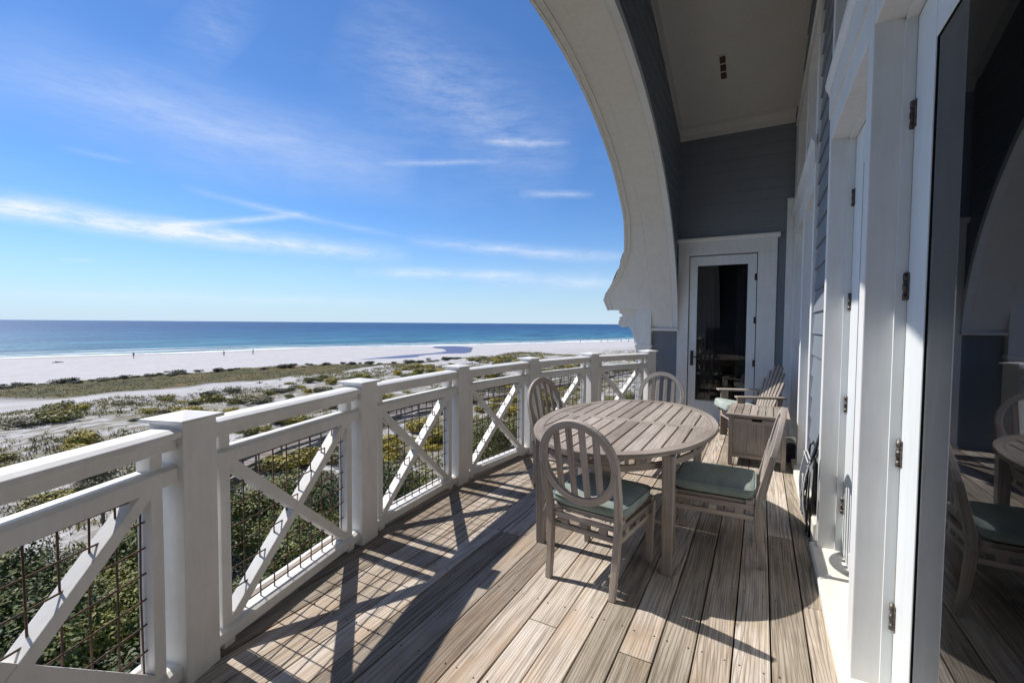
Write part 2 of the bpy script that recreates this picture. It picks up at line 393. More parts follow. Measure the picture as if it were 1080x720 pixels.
# --- soffit shell with the flared feet
def xo(z):
    K = [(1.60, -2.10), (1.66, -2.12), (1.84, -2.18), (2.14, -1.95), (2.5, -1.76), (2.9, -1.68), (3.4, -1.66), (9, -1.66)]
    for (a, xa), (b_, xb) in zip(K, K[1:]):
        if z <= b_: return xa + (xb - xa) * (z - a) / (b_ - a)
def shell(mb, zmin, xin, xout, t0, t1, n=NP):
    A = arch_pts(zmin); V = []; G = []; L = 0
    for i, (y, z, ny, nz) in enumerate(A):
        if i: L += math.hypot(y - A[i - 1][0], z - A[i - 1][1])
        a = xin(z) if callable(xin) else xin; b_ = xout(z) if callable(xout) else xout
        for (x, t) in ((a, t0), (b_, t0), (b_, t1), (a, t1)): V.append((x, y + ny * t, z + nz * t)); G.append((x, L, t))
    K = len(A); Fc = []
    for i in range(K - 1):
        for k in range(4): Fc.append((i * 4 + k, i * 4 + (k + 1) % 4, i * 4 + 4 + (k + 1) % 4, i * 4 + 4 + k))
    Fc += [(3, 2, 1, 0), tuple((K - 1) * 4 + k for k in range(4))]
    mb.add(V, Fc, G, smooth=False)
mb = MB(); shell(mb, 1.37, XG - .04, -1.48, 0, .10); shell(mb, 1.655, -1.481, xo, 0, .10)
mb.build('arch_soffit', 'soffit', house)
mb = MB(); shell(mb, 1.655, lambda z: xo(z) + .055, lambda z: xo(z) - .012, -.016, -.001); shell(mb, 1.655, lambda z: xo(z) - .001, lambda z: xo(z) - .03, -.03, .13)
mb.build('rake_trim', 'soffit', house)
mb = MB(); shell(mb, 1.37, XG - .04, XG - .16, -.012, -.001)
mb.build('arch_inner_bead', 'soffit', house)
# --- shingled roof over the shell
mb = MB()
rr = random.Random(3); cache = {}
def rag(z): 
    k = round(z * 30); 
    if k not in cache: cache[k] = rr.uniform(-.018, .012)
    return xo(z) - .045 + cache[k]
shell(mb, 1.7, XG - .06, rag, .105, .19)
for y0_, y1_ in zip([YN - .2 + .2 * i for i in range(41)], [YN + .2 * i for i in range(41)]):
    z0_, z1_ = vault_z(y0_) + .12, vault_z(y1_) + .12
    mb.add([(XG - .14, y0_, z0_), (3.5, y0_, z0_), (3.5, y1_, z1_), (XG - .14, y1_, z1_), (XG - .14, y0_, z0_ + .06), (3.5, y0_, z0_ + .06), (3.5, y1_, z1_ + .06), (XG - .14, y1_, z1_ + .06)], [(0, 3, 2, 1), (4, 5, 6, 7), (0, 1, 5, 4), (2, 3, 7, 6), (3, 0, 4, 7), (1, 2, 6, 5)])
mb.build('roof', 'shingle', house)
# --- vaulted ceiling with crown moulding
mb = MB(); ys = [YN - .02 + (YF - YN + .04) * i / 40 for i in range(41)]
V = []
for y in ys:
    zz = vault_z(y); V += [(XG - .02, y, zz), (.60, y, zz), (.60, y, zz + .1), (XG - .02, y, zz + .1)]
mb.add(V, [(i * 4 + k, i * 4 + (k + 1) % 4, i * 4 + 4 + (k + 1) % 4, i * 4 + 4 + k) for i in range(40) for k in range(4)] + [(0, 1, 2, 3), (163, 162, 161, 160)])
mb.build('porch_ceiling', 'ceiling', house)
mb = MB()
mb.prism([(YF - .012, 4.12), (YF - .012, 4.26), (YF - .15, 4.28), (YF - .14, 4.24), (YF - .05, 4.18), (YF - .03, 4.12)], 0, XG + .01, .33)
P = [(XG, y, vault_z(y)) for y in ys[1:-1]]
mb.sweep(P, [(Vector((1, 0, 0)), Vector((0, 0, 1)))] * len(P), [(.012, -.09), (.03, -.09), (.055, -.02), (.06, .01), (.012, .01)])
P = [(.37, y, vault_z(y)) for y in ys[1:-1]]
mb.sweep(P, [(Vector((-1, 0, 0)), Vector((0, 0, 1)))] * len(P), [(.0, -.05), (.015, -.05), (.045, -.012), (.05, .01), (.0, .01)])
mb.build('crown_molding', 'ceiling', house)
# ceiling vent
ct = Vector((-.49, 6.22, vault_z(6.22))); sl = math.atan2(vault_z(6.9) - vault_z(6.1), .8)
mt = Matrix.Translation(ct) @ Matrix.Rotation(sl, 4, 'X')
mb = MB(); mb.box((-.045, -.19, -.012), (.045, .19, .004), mt)
vent = mb.build('ceiling_vent', 'ceiling', house)
for k in range(3):
    mb = MB(); mb.box((-.033, -.175 + k * .12, -.016), (.033, -.175 + k * .12 + .1, -.011), mt); 
    for j in range(5): mb.box((-.03, -.17 + k * .12 + j * .018, -.024), (.03, -.17 + k * .12 + j * .018 + .006, -.012), mt)
    mb.build('vent_louver', 'vent', vent)

# --- the long house wall on the right (faces -X)
mb = MB()
siding_sheet(mb, 'x', .37, -1, 3.455, 4.295, .05, 4.1, .165, .014)
siding_sheet(mb, 'x', .37, -1, YN, .35, .05, 4.1, .165, .014)
siding_sheet(mb, 'x', .37, -1, YN, YF, 4.1, 5.4, .165, .014)
mb.build('porch_wall_siding', 'siding', house)
CX = .34; HD = 2.55
def wall_frame(y0, y1, openings):
    """painted casing round a row of openings: solid from CX to CX+.11 with deep reveals"""
    mb = MB(); edges = [y0] + [v for o in openings for v in o] + [y1]
    for i in range(0, len(edges), 2): mb.box((CX, edges[i], .04), (CX + .172, edges[i + 1], 4.08))
    for (a, b_) in openings:
        mb.box((CX + .002, a - .001, HD), (CX + .172, b_ + .001, 2.92)); mb.box((CX + .002, a - .001, 3.88), (CX + .172, b_ + .001, 4.078))
    mb.build('window_wall_casing', 'trim', house, .004)
    mb = MB()
    mb.prism([(CX + .01, 2.84), (CX - .012, 2.84), (CX - .015, 2.86), (CX - .030, 2.885), (CX - .033, 2.91), (CX + .01, 2.925)], 1, y0, y1 - .003)
    mb.box((CX - .008, y0 + .001, 2.70), (CX + .01, y1 - .004, 2.84))
    mb.box((CX - .008, y0 + .001, 4.04), (CX + .01, y1 - .004, 4.10))
    mb.build('head_molding', 'trim', house)
    for (a, b_) in openings:   # inner jamb lining
        mb = MB()
        mb.box((CX + .090, b_ - .013, .04), (CX + .124, b_ + .002, HD + .004)); mb.box((CX + .090, a - .002, .04), (CX + .124, a + .013, HD + .004)); mb.box((CX + .090, a, HD - .013), (CX + .124, b_, HD + .003))
        mb.build('door_jamb', 'doorframe', house)
        # transom
        mb = MB(); w = .07
        mb.box((CX + .124, a, 2.921), (CX + .162, a + w, 3.88)); mb.box((CX + .124, b_ - w, 2.921), (CX + .162, b_, 3.88)); mb.box((CX + .125, a + w, 2.921), (CX + .161, b_ - w, 2.921 + w)); mb.box((CX + .125, a + w, 3.88 - w), (CX + .161, b_ - w, 3.88))
        t = mb.build('transom_window', 'doorframe', house)
        mb = MB(); mb.box((CX + .138, a + w - .01, 2.93), (CX + .142, b_ - w + .01, 3.87)); mb.build('pane', 'glass', t)
def hinge(parent, x, y, z, ax='x', mat='bronzeold'):
    mb = MB(); mb.tube([(x, y, z - .05), (x, y, z + .05)], .009, 8)
    for k in range(3): mb.tube([(x, y, z - .05 + k * .037), (x, y, z - .05 + k * .037 + .022)], .0105, 8)
    if ax == 'x': mb.box((x - .024, y + .001, z - .048), (x + .003, y + .012, z + .048)); mb.box((x + .001, y - .028, z - .048), (x + .008, y - .002, z + .048))
    else: mb.box((x - .03, y, z - .045), (x + .03, y + .008, z + .045))
    return mb.build('hinge', mat, parent)
def french_door(a, b_, sw=.19, hinges=True, lever=True):
    """door leaf of a glazed opening, a..b along Y; stile faces at CX+.11"""
    x = CX + .124; mb = MB(); z0 = .055; zt = HD - .015; a += .015; b_ -= .015
    prof = .018
    mb.box((x, a, z0), (x + .045, a + sw, zt)); mb.box((x, b_ - sw, z0), (x + .045, b_, zt))
    mb.box((x + .001, a + sw, z0), (x + .044, b_ - sw, z0 + .10)); mb.box((x + .001, a + sw, zt - sw * .9), (x + .044, b_ - sw, zt))
    d = mb.build('french_door', 'doorframe', house, .003)
    mb = MB(); g0, g1, h0, h1 = a + sw, b_ - sw, z0 + .10, zt - sw * .9
    mb.box((x + .004, g0 - .001, h0), (x + .03, g0 + .003, h1)); mb.box((x + .004, g1 - .003, h0), (x + .03, g1 + .001, h1)); mb.box((x + .004, g0 + .003, h1 - .003), (x + .03, g1 - .003, h1)); mb.box((x + .004, g0 + .003, h0), (x + .03, g1 - .003, h0 + .003))
    mb.build('glazing_bead', 'dark', d)
    mb = MB(); mb.box((x + .007, g0 + .002, h0 + .002), (x + .013, g1 - .002, h1 - .002)); mb.build('pane', 'glass', d)
    if hinges:
        for z in (2.19, 1.575, .96, .34): hinge(d, x - .004, b_ + .002, z)
    if lever:
        mb = MB(); mb.box((x - .012, a + .06, .92), (x + .002, a + .10, 1.16)); mb.tube([(x - .01, a + .08, 1.04), (x - .05, a + .08, 1.04), (x - .055, a + .19, 1.04)], .009, 8); mb.build('handle', 'bronze', d)
    return d
wall_frame(.35, 3.455, [(.55, 2.17), (2.27, 3.38)])
french_door(.55, 2.17, .205); french_door(2.27, 3.38, .24)
wall_frame(4.295, 7.12, [(4.40, 5.28), (5.42, 6.62)])
french_door(4.40, 5.28, .11); french_door(5.42, 6.62, .11)
mb = MB()   # sill / threshold
for (a, b_) in ((.3, 3.45), (4.30, 7.1)):
    mb.prism([(.305, -.01), (.305, .038), (.315, .046), (.56, .056), (.56, -.01)], 1, a, b_)
mb.prism([(.325, -.01), (.325, .15), (.335, .16), (.40, .16), (.40, -.01)], 1, 3.455, 4.295)
mb.build('door_sill', 'sill', house)
mb = MB(); mb.box((.265, 7.125, 0), (.36, YF - .013, 3.12)); mb.build('corner_board', 'trim', house, .004)

# --- far door with its casing
mb = MB(); y = YF
mb.box((-1.108, y - .035, 0), (-.955, y + .02, 2.44)); mb.box((-.065, y - .035, 0), (.165, y + .02, 2.44)); mb.box((-1.108, y - .036, 2.44), (.165, y + .02, 2.63))
mb.prism([(y, 2.63), (y - .045, 2.63), (y - .06, 2.655), (y - .075, 2.66), (y - .075, 2.685), (y, 2.70)], 0, -1.135, .195)
mb.build('door_casing', 'trim', house, .003)
mb = MB(); x0, x1 = -.945, -.075; yy = y - .008
mb.box((x0, yy, .04), (-.841, yy + .045, 2.425)); mb.box((-.186, yy, .04), (x1, yy + .045, 2.425)); mb.box((-.841, yy + .001, .04), (-.186, yy + .044, .32)); mb.box((-.841, yy + .001, 2.29), (-.186, yy + .044, 2.425))
fd = mb.build('patio_door', 'doorframe', house, .003)
mb = MB(); mb.box((-.845, yy + .02, .31), (-.182, yy + .026, 2.30)); mb.build('pane', 'glass', fd)
mb = MB(); mb.box((-.915, yy - .014, .83), (-.875, yy + .001, 1.05)); mb.tube([(-.895, yy - .01, .96), (-.895, yy - .05, .96), (-.80, yy - .055, .96)], .009, 8); mb.build('handle', 'bronze', fd)
for z in (2.1, 1.5, .9, .3): hinge(fd, -.07, yy - .008, z, 'y', 'bronze')
mb = MB(); mb.box((-1.10, y - .10, 0), (.16, y + .02, .038)); mb.build('door_sill', 'sill', house)
# --- pilaster and scroll bracket at the end of the railing
mb = MB(); mb.box((-1.70, YF - .10, -.3), (-1.475, YF + .35, 1.66)); mb.box((-1.715, YF - .115, 1.08), (-1.46, YF + .36, 1.12)); mb.build('pilaster', 'white', house, .004)
def scroll(yc):
    mb = MB(); poly = [(-1.70, 1.66), (-1.70, .93), (-1.715, .95), (-1.74, 1.12), (-1.76, 1.24), (-1.80, 1.34), (-1.87, 1.43)]
    for k in range(9):
        t = R(-40 - k * 25); poly.append((-1.93 + .075 * math.cos(t) * 1.0, 1.455 + .075 * math.sin(t)))
    poly += [(-2.0, 1.53), (-1.93, 1.57), (-2.0, 1.62), (-1.98, 1.66)]
    mb.prism([(a, b_) for a, b_ in poly], 1, yc - .05, yc + .05)
    return mb.build('scroll_bracket', 'soffit', house, .004)
scroll(YF + .03)
mb = MB(); mb.box((-1.70, YN - .35, -.3), (-1.475, YN + .10, 1.66)); mb.build('pilaster', 'white', house, .004); scroll(YN - .03)
# soffit return boards beneath the shell feet
for (y0, y1) in ((YF - .085, YF + .3), (YN - .3, YN + .085)):
    mb = MB(); mb.box((-1.478, y0 + .0, 1.335), (XG + .04, y1, 1.372)); mb.build('soffit_return', 'soffit', house)
    mb = MB(); mb.box((-2.11, y0, 1.66), (-1.47, y1, 1.69)); mb.build('soffit_return', 'soffit', house)
# --- body of the house beyond what the porch shows
mb = MB()
mb.box((-1.66, YF + .36, -9), (-1.46, 11.0, 4.0)); mb.box((-1.47, YF + .06, -9), (-1.42, YF + .36, 3.6)); mb.box((-1.66, 10.9, -9), (9, 11.0, 5)); mb.box((-1.66, YN - 4, -9), (-1.46, YN - .36, 4.0)); mb.box((-1.6, YN - 4.1, -9), (9, YN - 4, 5)); mb.box((8.9, YN - 4, -9), (9, 11, 5))
mb.box((-1.5, YN - .3, -9), (-1.45, YF + .3, -.34)) 
mb.build('outer_wall', 'siding', house)
mb = MB(); mb.box((XG - .02, 7.27, 4.15), (9, 11, 4.4)); mb.box((XG - .02, YN - 4, 4.15), (9, YN - .07, 4.4)); mb.box((.62, YN - .06, 5.3), (9, YF + .06, 5.5)); mb.build('flat_roof', 'shingle', house)
# rooms behind the glass
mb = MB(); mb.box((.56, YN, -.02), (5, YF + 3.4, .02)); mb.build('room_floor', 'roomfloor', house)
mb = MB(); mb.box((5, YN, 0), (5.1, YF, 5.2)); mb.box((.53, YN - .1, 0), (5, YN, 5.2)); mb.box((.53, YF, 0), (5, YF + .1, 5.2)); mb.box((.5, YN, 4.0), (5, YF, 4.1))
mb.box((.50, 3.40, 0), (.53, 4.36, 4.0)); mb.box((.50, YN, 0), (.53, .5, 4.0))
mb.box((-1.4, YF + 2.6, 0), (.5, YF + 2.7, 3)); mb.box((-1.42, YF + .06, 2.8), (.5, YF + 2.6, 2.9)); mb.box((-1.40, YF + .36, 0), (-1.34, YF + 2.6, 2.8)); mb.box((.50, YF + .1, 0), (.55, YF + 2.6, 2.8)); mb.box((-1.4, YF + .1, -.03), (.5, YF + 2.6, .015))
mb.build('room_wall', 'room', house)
mb = MB()
def curtain(mb, p0, p1, z0, z1, n, amp):
    V = []; p0 = Vector(p0); p1 = Vector(p1); d = (p1 - p0).normalized(); nn = Vector((-d.y, d.x, 0))
    for i in range(n + 1):
        p = p0.lerp(p1, i / n) + nn * (amp * math.sin(i * 1.05) + amp * .4 * math.sin(i * .37)); V += [(p.x, p.y, z0), (p.x, p.y, z1)]
    mb.add(V, [(2 * i, 2 * i + 2, 2 * i + 3, 2 * i + 1) for i in range(n)], smooth=True)
curtain(mb, (-1.0, YF + .18, 0), (-.62, YF + .18, 0), .03, 2.5, 70, .018); curtain(mb, (-.33, YF + .2, 0), (.1, YF + .2, 0), .03, 2.5, 70, .018)
o = mb.build('curtain', 'curtain', house, fix=False)

# ------------------------------------------------------------------ deck
PC = (4.918, 3.163); PR = 7.288; T0 = -.307; DT = .164
def post_xy(k, off=0): 
    a = T0 + k * DT; return Vector((PC[0] - (PR + off) * math.cos(a), PC[1] + (PR + off) * math.sin(a), 0))
DECKMB = MB(); chords = []
for k in range(-2, 8):
    a, b_ = post_xy(k, .20), post_xy(k + 1, .20); d = (b_ - a).normalized(); chords.append((a, Vector((-d.y, d.x, 0))))
rg = random.Random(11); pit = .1468; x = -.0745 + pit * 3
forced = {-6: [1.94], -3: [1.93], -10: [2.68, 5.6], -7: [4.4]}
ri = 3
deck_rows = []
while x > -3.0:
    xa, xb = x - pit + .0035, x - .0035
    js = list(forced.get(round((x - .0) / pit), [])) 
    row = ri; ri -= 1
    js = {-5: [1.94], -2: [1.93], -9: [2.68, 5.6], -6: [4.6], -7: [.6, 5.2], -3: [4.3], 0: [3.9], -1: [5.6], -8: [3.9], -4: [0.4, 3.5]}.get(row, [rg.uniform(0, 6)])
    cuts = [YN] + [j for j in js if YN < j < YF] + [YF]
    for c0, c1 in zip(cuts, cuts[1:]):
        bm = bmesh.new(); y0, y1 = c0 + .0015, c1 - .0015
        vs = [bm.verts.new(p) for p in ((xa, y0, -.035), (xb, y0, -.035), (xb, y1, -.035), (xa, y1, -.035), (xa, y0, 0), (xb, y0, 0), (xb, y1, 0), (xa, y1, 0))]
        for f in ((0, 3, 2, 1), (4, 5, 6, 7), (0, 1, 5, 4), (1, 2, 6, 5), (2, 3, 7, 6), (3, 0, 4, 7)): bm.faces.new([vs[i] for i in f])
        for (pc, nn) in chords:
            g = bm.verts[:] + bm.edges[:] + bm.faces[:]
            r_ = bmesh.ops.bisect_plane(bm, geom=g, plane_co=pc, plane_no=nn, clear_outer=True)
            ed = [e for e in r_['geom_cut'] if isinstance(e, bmesh.types.BMEdge)]
            if ed: bmesh.ops.edgeloop_fill(bm, edges=ed)
        if len(bm.faces) > 3:
            bm.verts.ensure_lookup_table(); bm.verts.index_update(); tz = rg.uniform(-.0015, .0015)
            V = [Vector((v.co.x, v.co.y, v.co.z + tz)) for v in bm.verts]
            DECKMB.add(V, [[v.index for v in f.verts] for f in bm.faces], [(p.y, p.x, p.z) for p in V], rg.random())
        bm.free()
    x -= pit
deck = DECKMB.build('deck_floor', 'deck', None, .0025); struct(deck)
mb = MB()
# screws along the joists
for j in range(13):
    y = YN + .3 + j * .6
    xx = -.0745 + pit * 3
    while xx > -2.5:
        for dx in (-.028, -.118):
            p = Vector((xx + dx, y + rg.uniform(-.008, .008), .0012)); mb.tube([p, p + Vector((0, 0, .0012))], .0038, 7)
        xx -= pit
mb.build('deck_screw', 'bronze', deck)
mb = MB()
for k in range(-1, 7):
    a, b_ = post_xy(k, .215), post_xy(k + 1, .215); mb.bar(a + Vector((0, 0, -.16)), b_ + Vector((0, 0, -.16)), .04, .30)
mb.build('fascia_board', 'white', deck)
mb = MB(); P = [(.5, YN), (.5, YF)] + [tuple(post_xy(k, .1)[:2]) for k in range(5, -2, -1)]
mb.prism(P, 2, -.33, -.29); mb.build('deck_underside', 'dark', deck)
mb = MB()
for j in range(14): mb.box((-2.2, YN + .0 + j * .6, -.28), (.5, YN + .04 + j * .6, -.038))
mb.build('joist', 'dark', deck)

# ------------------------------------------------------------------ railing
rail = thing('balcony_railing', 'white wooden balcony railing with X braces and rusty wire mesh curving along the deck edge', 'railing')
Z = Vector((0, 0, 1)); PW = .156; KS = range(-1, 6)
def post_mat(k):
    a = T0 + k * DT; m_ = Matrix.Translation(post_xy(k)) @ Matrix.Rotation(-a, 4, 'Z'); return m_
for k in KS:
    mt = post_mat(k); h = PW / 2
    mb = MB(); mb.box((-h, -h, -.02), (h, h, 1.04), mt)
    p = mb.build('post', 'white', rail, .004)
    mb = MB(); c = .099
    zc = 1.036; V = [(-c, -c, zc), (c, -c, zc), (c, c, zc), (-c, c, zc), (-c, -c, zc + .015), (c, -c, zc + .015), (c, c, zc + .015), (-c, c, zc + .015), (0, 0, zc + .031)]
    mb.add([mt @ Vector(v) for v in V], [(0, 3, 2, 1), (0, 1, 5, 4), (1, 2, 6, 5), (2, 3, 7, 6), (3, 0, 4, 7), (4, 5, 8), (5, 6, 8), (6, 7, 8), (7, 4, 8)])
    mb.build('post_cap', 'white', p, .003)
for k in list(KS)[:-1]:
    a, b_ = post_xy(k), post_xy(k + 1); d = (b_ - a).normalized(); nrm = Vector((-d.y, d.x, 0))  # nrm points to sea
    a2 = a + d * (PW / 2 - .045); b2 = b_ - d * (PW / 2 - .045); ln = (b2 - a2).length
    def B(mb, t0, z0, t1, z1, w, h): mb.bar(a2 + d * t0 + Z * z0, a2 + d * t1 + Z * z1, w, h)
    mb = MB()
    # top rail with a sloping cap
    for (w0, zz0, zz1) in ((.084, .938, .986),): mb.bar(a2 + Z * (zz0 + zz1) / 2, b2 + Z * (zz0 + zz1) / 2, w0, zz1 - zz0)
    P = [a2, b2]; fr = [(nrm, Z)] * 2
    mb.sweep(P, fr, [(-.066, .985), (.066, .985), (.066, 1.008), (.04, 1.018), (-.04, 1.018), (-.066, 1.008)])
    mb.build('top_rail', 'white', rail, .003)
    mb = MB(); mb.sweep(P, fr, [(-.048, .812), (.048, .812), (.048, .868), (.03, .880), (-.03, .880), (-.048, .868)]); mb.build('middle_rail', 'white', rail, .003)
    mb = MB(); mb.sweep(P, fr, [(-.048, .030), (.048, .030), (.048, .078), (.026, .090), (-.026, .090), (-.048, .078)]); mb.build('bottom_rail', 'white', rail, .003)
    s0 = .100; sw = .05
    for t in (s0 + sw / 2, ln - s0 - sw / 2):
        mb = MB(); p = a2 + d * t; mb.bar(p + Z * .089, p + Z * .813, sw, .060, nrm); mb.bar(p + Z * .879, p + Z * .939, sw, .060, nrm); mb.build('stile', 'white', rail, .003)
        mb = MB(); mb.bar(p + Z * .0, p + Z * .031, .055, .085, nrm); mb.build('foot_block', 'white', rail, .004)
    i0, i1 = s0 + sw, ln - s0 - sw; zb, zt = .088, .814; bw = .045
    L_ = math.hypot(i1 - i0, zt - zb)
    for sg in (0, 1):
        mb = MB(); za, zc = (zb, zt) if sg == 0 else (zt, zb)
        th = math.atan2(zc - za, i1 - i0); ex = .02
        # brace as polygon prism clipped to the frame
        e = bw / 2 / abs(math.sin(th)); g_ = bw / 2 / abs(math.cos(th))
        if sg == 0: poly = [(i0 - .004, zb), (i0 + e, zb), (i1 + .004, zt - g_), (i1 + .004, zt), (i1 - e, zt), (i0 - .004, zb + g_)]
        else: poly = [(i0 - .004, zt), (i0 - .004, zt - g_), (i1 - e, zb), (i1 + .004, zb), (i1 + .004, zb + g_), (i0 + e, zt)]
        w_ = .031 if sg == 0 else .0285
        V = [a2 + d * t + Z * zz - nrm * w_ for t, zz in poly] + [a2 + d * t + Z * zz + nrm * w_ for t, zz in poly]
        n = len(poly); G = [(t * math.cos(th) + zz * math.sin(th), -t * math.sin(th) + zz * math.cos(th), 0) for t, zz in poly] * 2
        mb.add(V, [tuple(range(n))[::-1], tuple(range(n, 2 * n))] + [(q, (q + 1) % n, n + (q + 1) % n, n + q) for q in range(n)], G)
        mb.build('brace', 'white', rail, .003)
    mb = MB(); nv = 9; step = (i1 - i0) / nv; rw = .0036; off = nrm * .004
    rw2 = random.Random(k + 50)
    for q in range(nv + 1):
        t = i0 + .012 + (i1 - i0 - .024) * q / nv; j0 = rw2.uniform(-.004, .004)
        mb.tube([a2 + d * (t + j0) + Z * (zb - .01) + off, a2 + d * (t - j0) + Z * .45 + off * 1.6, a2 + d * (t + j0) + Z * (zt + .01) + off], rw, 5)
    nh = 7
    for q in range(nh + 1):
        zz = zb + .03 + (zt - zb - .05) * q / nh; j0 = rw2.uniform(-.003, .003)
        mb.tube([a2 + d * (i0 - .005) + Z * (zz + j0) - off * .2, a2 + d * (i0 + i1) / 2 + Z * (zz - j0) - off * .2, a2 + d * (i1 + .005) + Z * (zz + j0) - off * .2], rw, 5)
    mb.build('wire_mesh', 'wire', rail)

# ================================================================== FURNITURE
def cushion_mesh(mb, cx, cy, z0, sx, sy, th, n=18, puff=.012, seed=1):
    """soft seat pad: rounded square, welted edge"""
    V = []; Fc = []; rings = []
    prof = [(0.0, .0), (.55, 0), (.93, .004), (.985, .014), (1.0, .028), (1.0, th - .024), (.985, th - .010), (.94, th), (.75, th + puff * .6), (.4, th + puff), (0.0, th + puff)]
    M_ = 40
    for (s_, zz) in prof:
        ring = []
        for k in range(M_):
            t = 2 * math.pi * k / M_; c_, si = math.cos(t), math.sin(t); e = .24
            x = sx / 2 * s_ * math.copysign(abs(c_) ** e, c_); y = sy / 2 * s_ * math.copysign(abs(si) ** e, si)
            w = noise.noise(Vector((x * 9 + seed * 7, y * 9, zz * 4))) * .006 * (1 if zz > th / 2 else 0)
            ring.append(len(V)); V.append((cx + x, cy + y, z0 + zz + w))
        rings.append(ring)
    for r0, r1 in zip(rings, rings[1:]):
        for k in range(M_): Fc.append((r0[k], r0[(k + 1) % M_], r1[(k + 1) % M_], r1[k]))
    mb.add(V, Fc, smooth=True)
def make_chair(label, group):
    t = thing('dining_chair', label, 'chair', group=group)
    mb = MB(); mb.box((-.215, -.215, .375), (.215, -.18, .40)); 
    for k in range(6): mb.box((-.205 + k * .0695, -.18, .378), (-.205 + k * .0695 + .058, .21, .396))
    mb.box((-.225, .205, .372), (.225, .25, .40)); mb.build('seat', 'teak', t, .003)
    # apron: two strips with spacer blocks, bowed at the front
    for (p0, p1) in (((-.20, -.225), (-.215, .225)), ((.20, -.225), (.215, .225)), ((-.18, -.235), (.18, -.235)), ((-.20, .238), (.20, .238))):
        mb = MB(); p0 = Vector((*p0, 0)); p1 = Vector((*p1, 0))
        mb.bar(p0 + Z * .358, p1 + Z * .358, .022, .032); mb.bar(p0 + Z * .298, p1 + Z * .298, .022, .03)
        for q in (.18, .5, .82):
            c = p0.lerp(p1, q); dd = (p1 - p0).normalized() * .022; mb.bar(c - dd + Z * .328, c + dd + Z * .328, .020, .031)
        mb.build('apron', 'teak', t, .002)
    for sx in (-1, 1):
        mb = MB(); mb.bar((sx * .205, .232, 0), (sx * .212, .232, .372), .032, .036, (0, 1, 0), .044, .044); mb.build('leg', 'teak', t, .003)
        # rear leg sweeps up into the oval
        pts = [(sx * .190, -.285, 0), (sx * .194, -.262, .15), (sx * .200, -.248, .33), (sx * .205, -.256, .42), (sx * .213, -.283, .54), (sx * .215, -.314, .68)]
        mb = MB(); pts = [Vector(p) for p in pts]; fr = []
        for i, p in enumerate(pts):
            dd = (pts[min(i + 1, 5)] - pts[max(i - 1, 0)]).normalized(); ax = Vector((1, 0, 0)); fr.append((ax, dd.cross(ax).normalized()))
        ws = [.032, .037, .045, .045, .040, .034]; V = []; G = []; L_ = 0
        for i, p in enumerate(pts):
            if i: L_ += (p - pts[i - 1]).length
            for (u_, v_) in ((-.5, -.5), (.5, -.5), (.5, .5), (-.5, .5)): V.append(p + fr[i][0] * u_ * .034 + fr[i][1] * v_ * ws[i]); G.append((L_, u_ * .034, v_ * ws[i]))
        mb.add(V, [(0, 3, 2, 1), (20, 21, 22, 23)] + [(i * 4 + q, i * 4 + (q + 1) % 4, i * 4 + 4 + (q + 1) % 4, i * 4 + 4 + q) for i in range(5) for q in range(4)], G)
        mb.build('leg', 'teak', t, .003)
    # oval back, tilted
    tl = Vector((0, -.128, .57)).normalized(); nb = Vector((0, .57, .128)).normalized(); c0 = Vector((0, -.318, .695)); HW, HH = .212, .222
    mb = MB(); P = []; fr = []; K = 44
    for i in range(K):
        a = 2 * math.pi * i / K; P.append(c0 + Vector((1, 0, 0)) * HW * math.cos(a) + tl * HH * math.sin(a))
        o_ = (Vector((1, 0, 0)) * math.cos(a) / HW + tl * math.sin(a) / HH).normalized(); fr.append((o_, nb))
    mb.sweep(P, fr, [(-.021, -.014), (.021, -.014), (.021, .014), (-.021, .014)], closed=True); back = mb.build('back_frame', 'teak', t, .003)
    for j in range(4):
        x_ = (-.1155 + j * .077); hh = HH * math.sqrt(1 - (x_ / HW) ** 2) - .005
        mb = MB(); mb.bar(c0 + Vector((x_, 0, 0)) - tl * hh, c0 + Vector((x_, 0, 0)) + tl * hh, .036, .012, nb); mb.build('back_slat', 'teak', t, .002)
    mb = MB(); cushion_mesh(mb, 0, .0, .402, .45, .46, .066); cu = mb.build('seat_cushion', 'cushion', t, fix=True)
    mb = MB(); PP_ = []
    for k in range(56):
        a = 2 * math.pi * k / 56; PP_.append((.2245 * math.copysign(abs(math.cos(a)) ** .24, math.cos(a)), .2295 * math.copysign(abs(math.sin(a)) ** .24, math.sin(a)), .402 + .058))
    mb.tube(PP_, .0045, 6, closed=True); mb.build('piping', 'cushion', cu)
    for sx in (-1, 1): mb = MB(); mb.tube([(sx * .17, -.205, .43), (sx * .19, -.232, .435), (sx * .22, -.27, .42), (sx * .235, -.275, .36)], .004, 5); mb.tube([(sx * .18, -.21, .43), (sx * .20, -.27, .44), (sx * .17, -.285, .40)], .004, 5); mb.build('cushion_tie', 'cushion', t)
    return t
GRP = 'round backed chairs at the dining table'
CH = [((-.795, 2.575, 0), R(-7), 'weathered slat chair seen from behind at the near end of the oval table, green cushion'),
      ((-.235, 3.20, 0), R(90), 'slat chair on the wall side of the oval table, its green cushion in view'),
      ((-1.42, 3.72, 0), R(-90 - 14), 'slat chair on the railing side of the table, its round back seen edge on'),
      ((-.90, 4.57, 0), R(180), 'slat chair at the far end of the table, only its round back top showing')]
c0 = make_chair(CH[0][2], GRP); c0.location = CH[0][0]; c0.rotation_euler.z = CH[0][1]
for loc, rz, lb in CH[1:]:
    c = copy_tree(c0); c.location = loc; c.rotation_euler.z = rz; c['label'] = lb

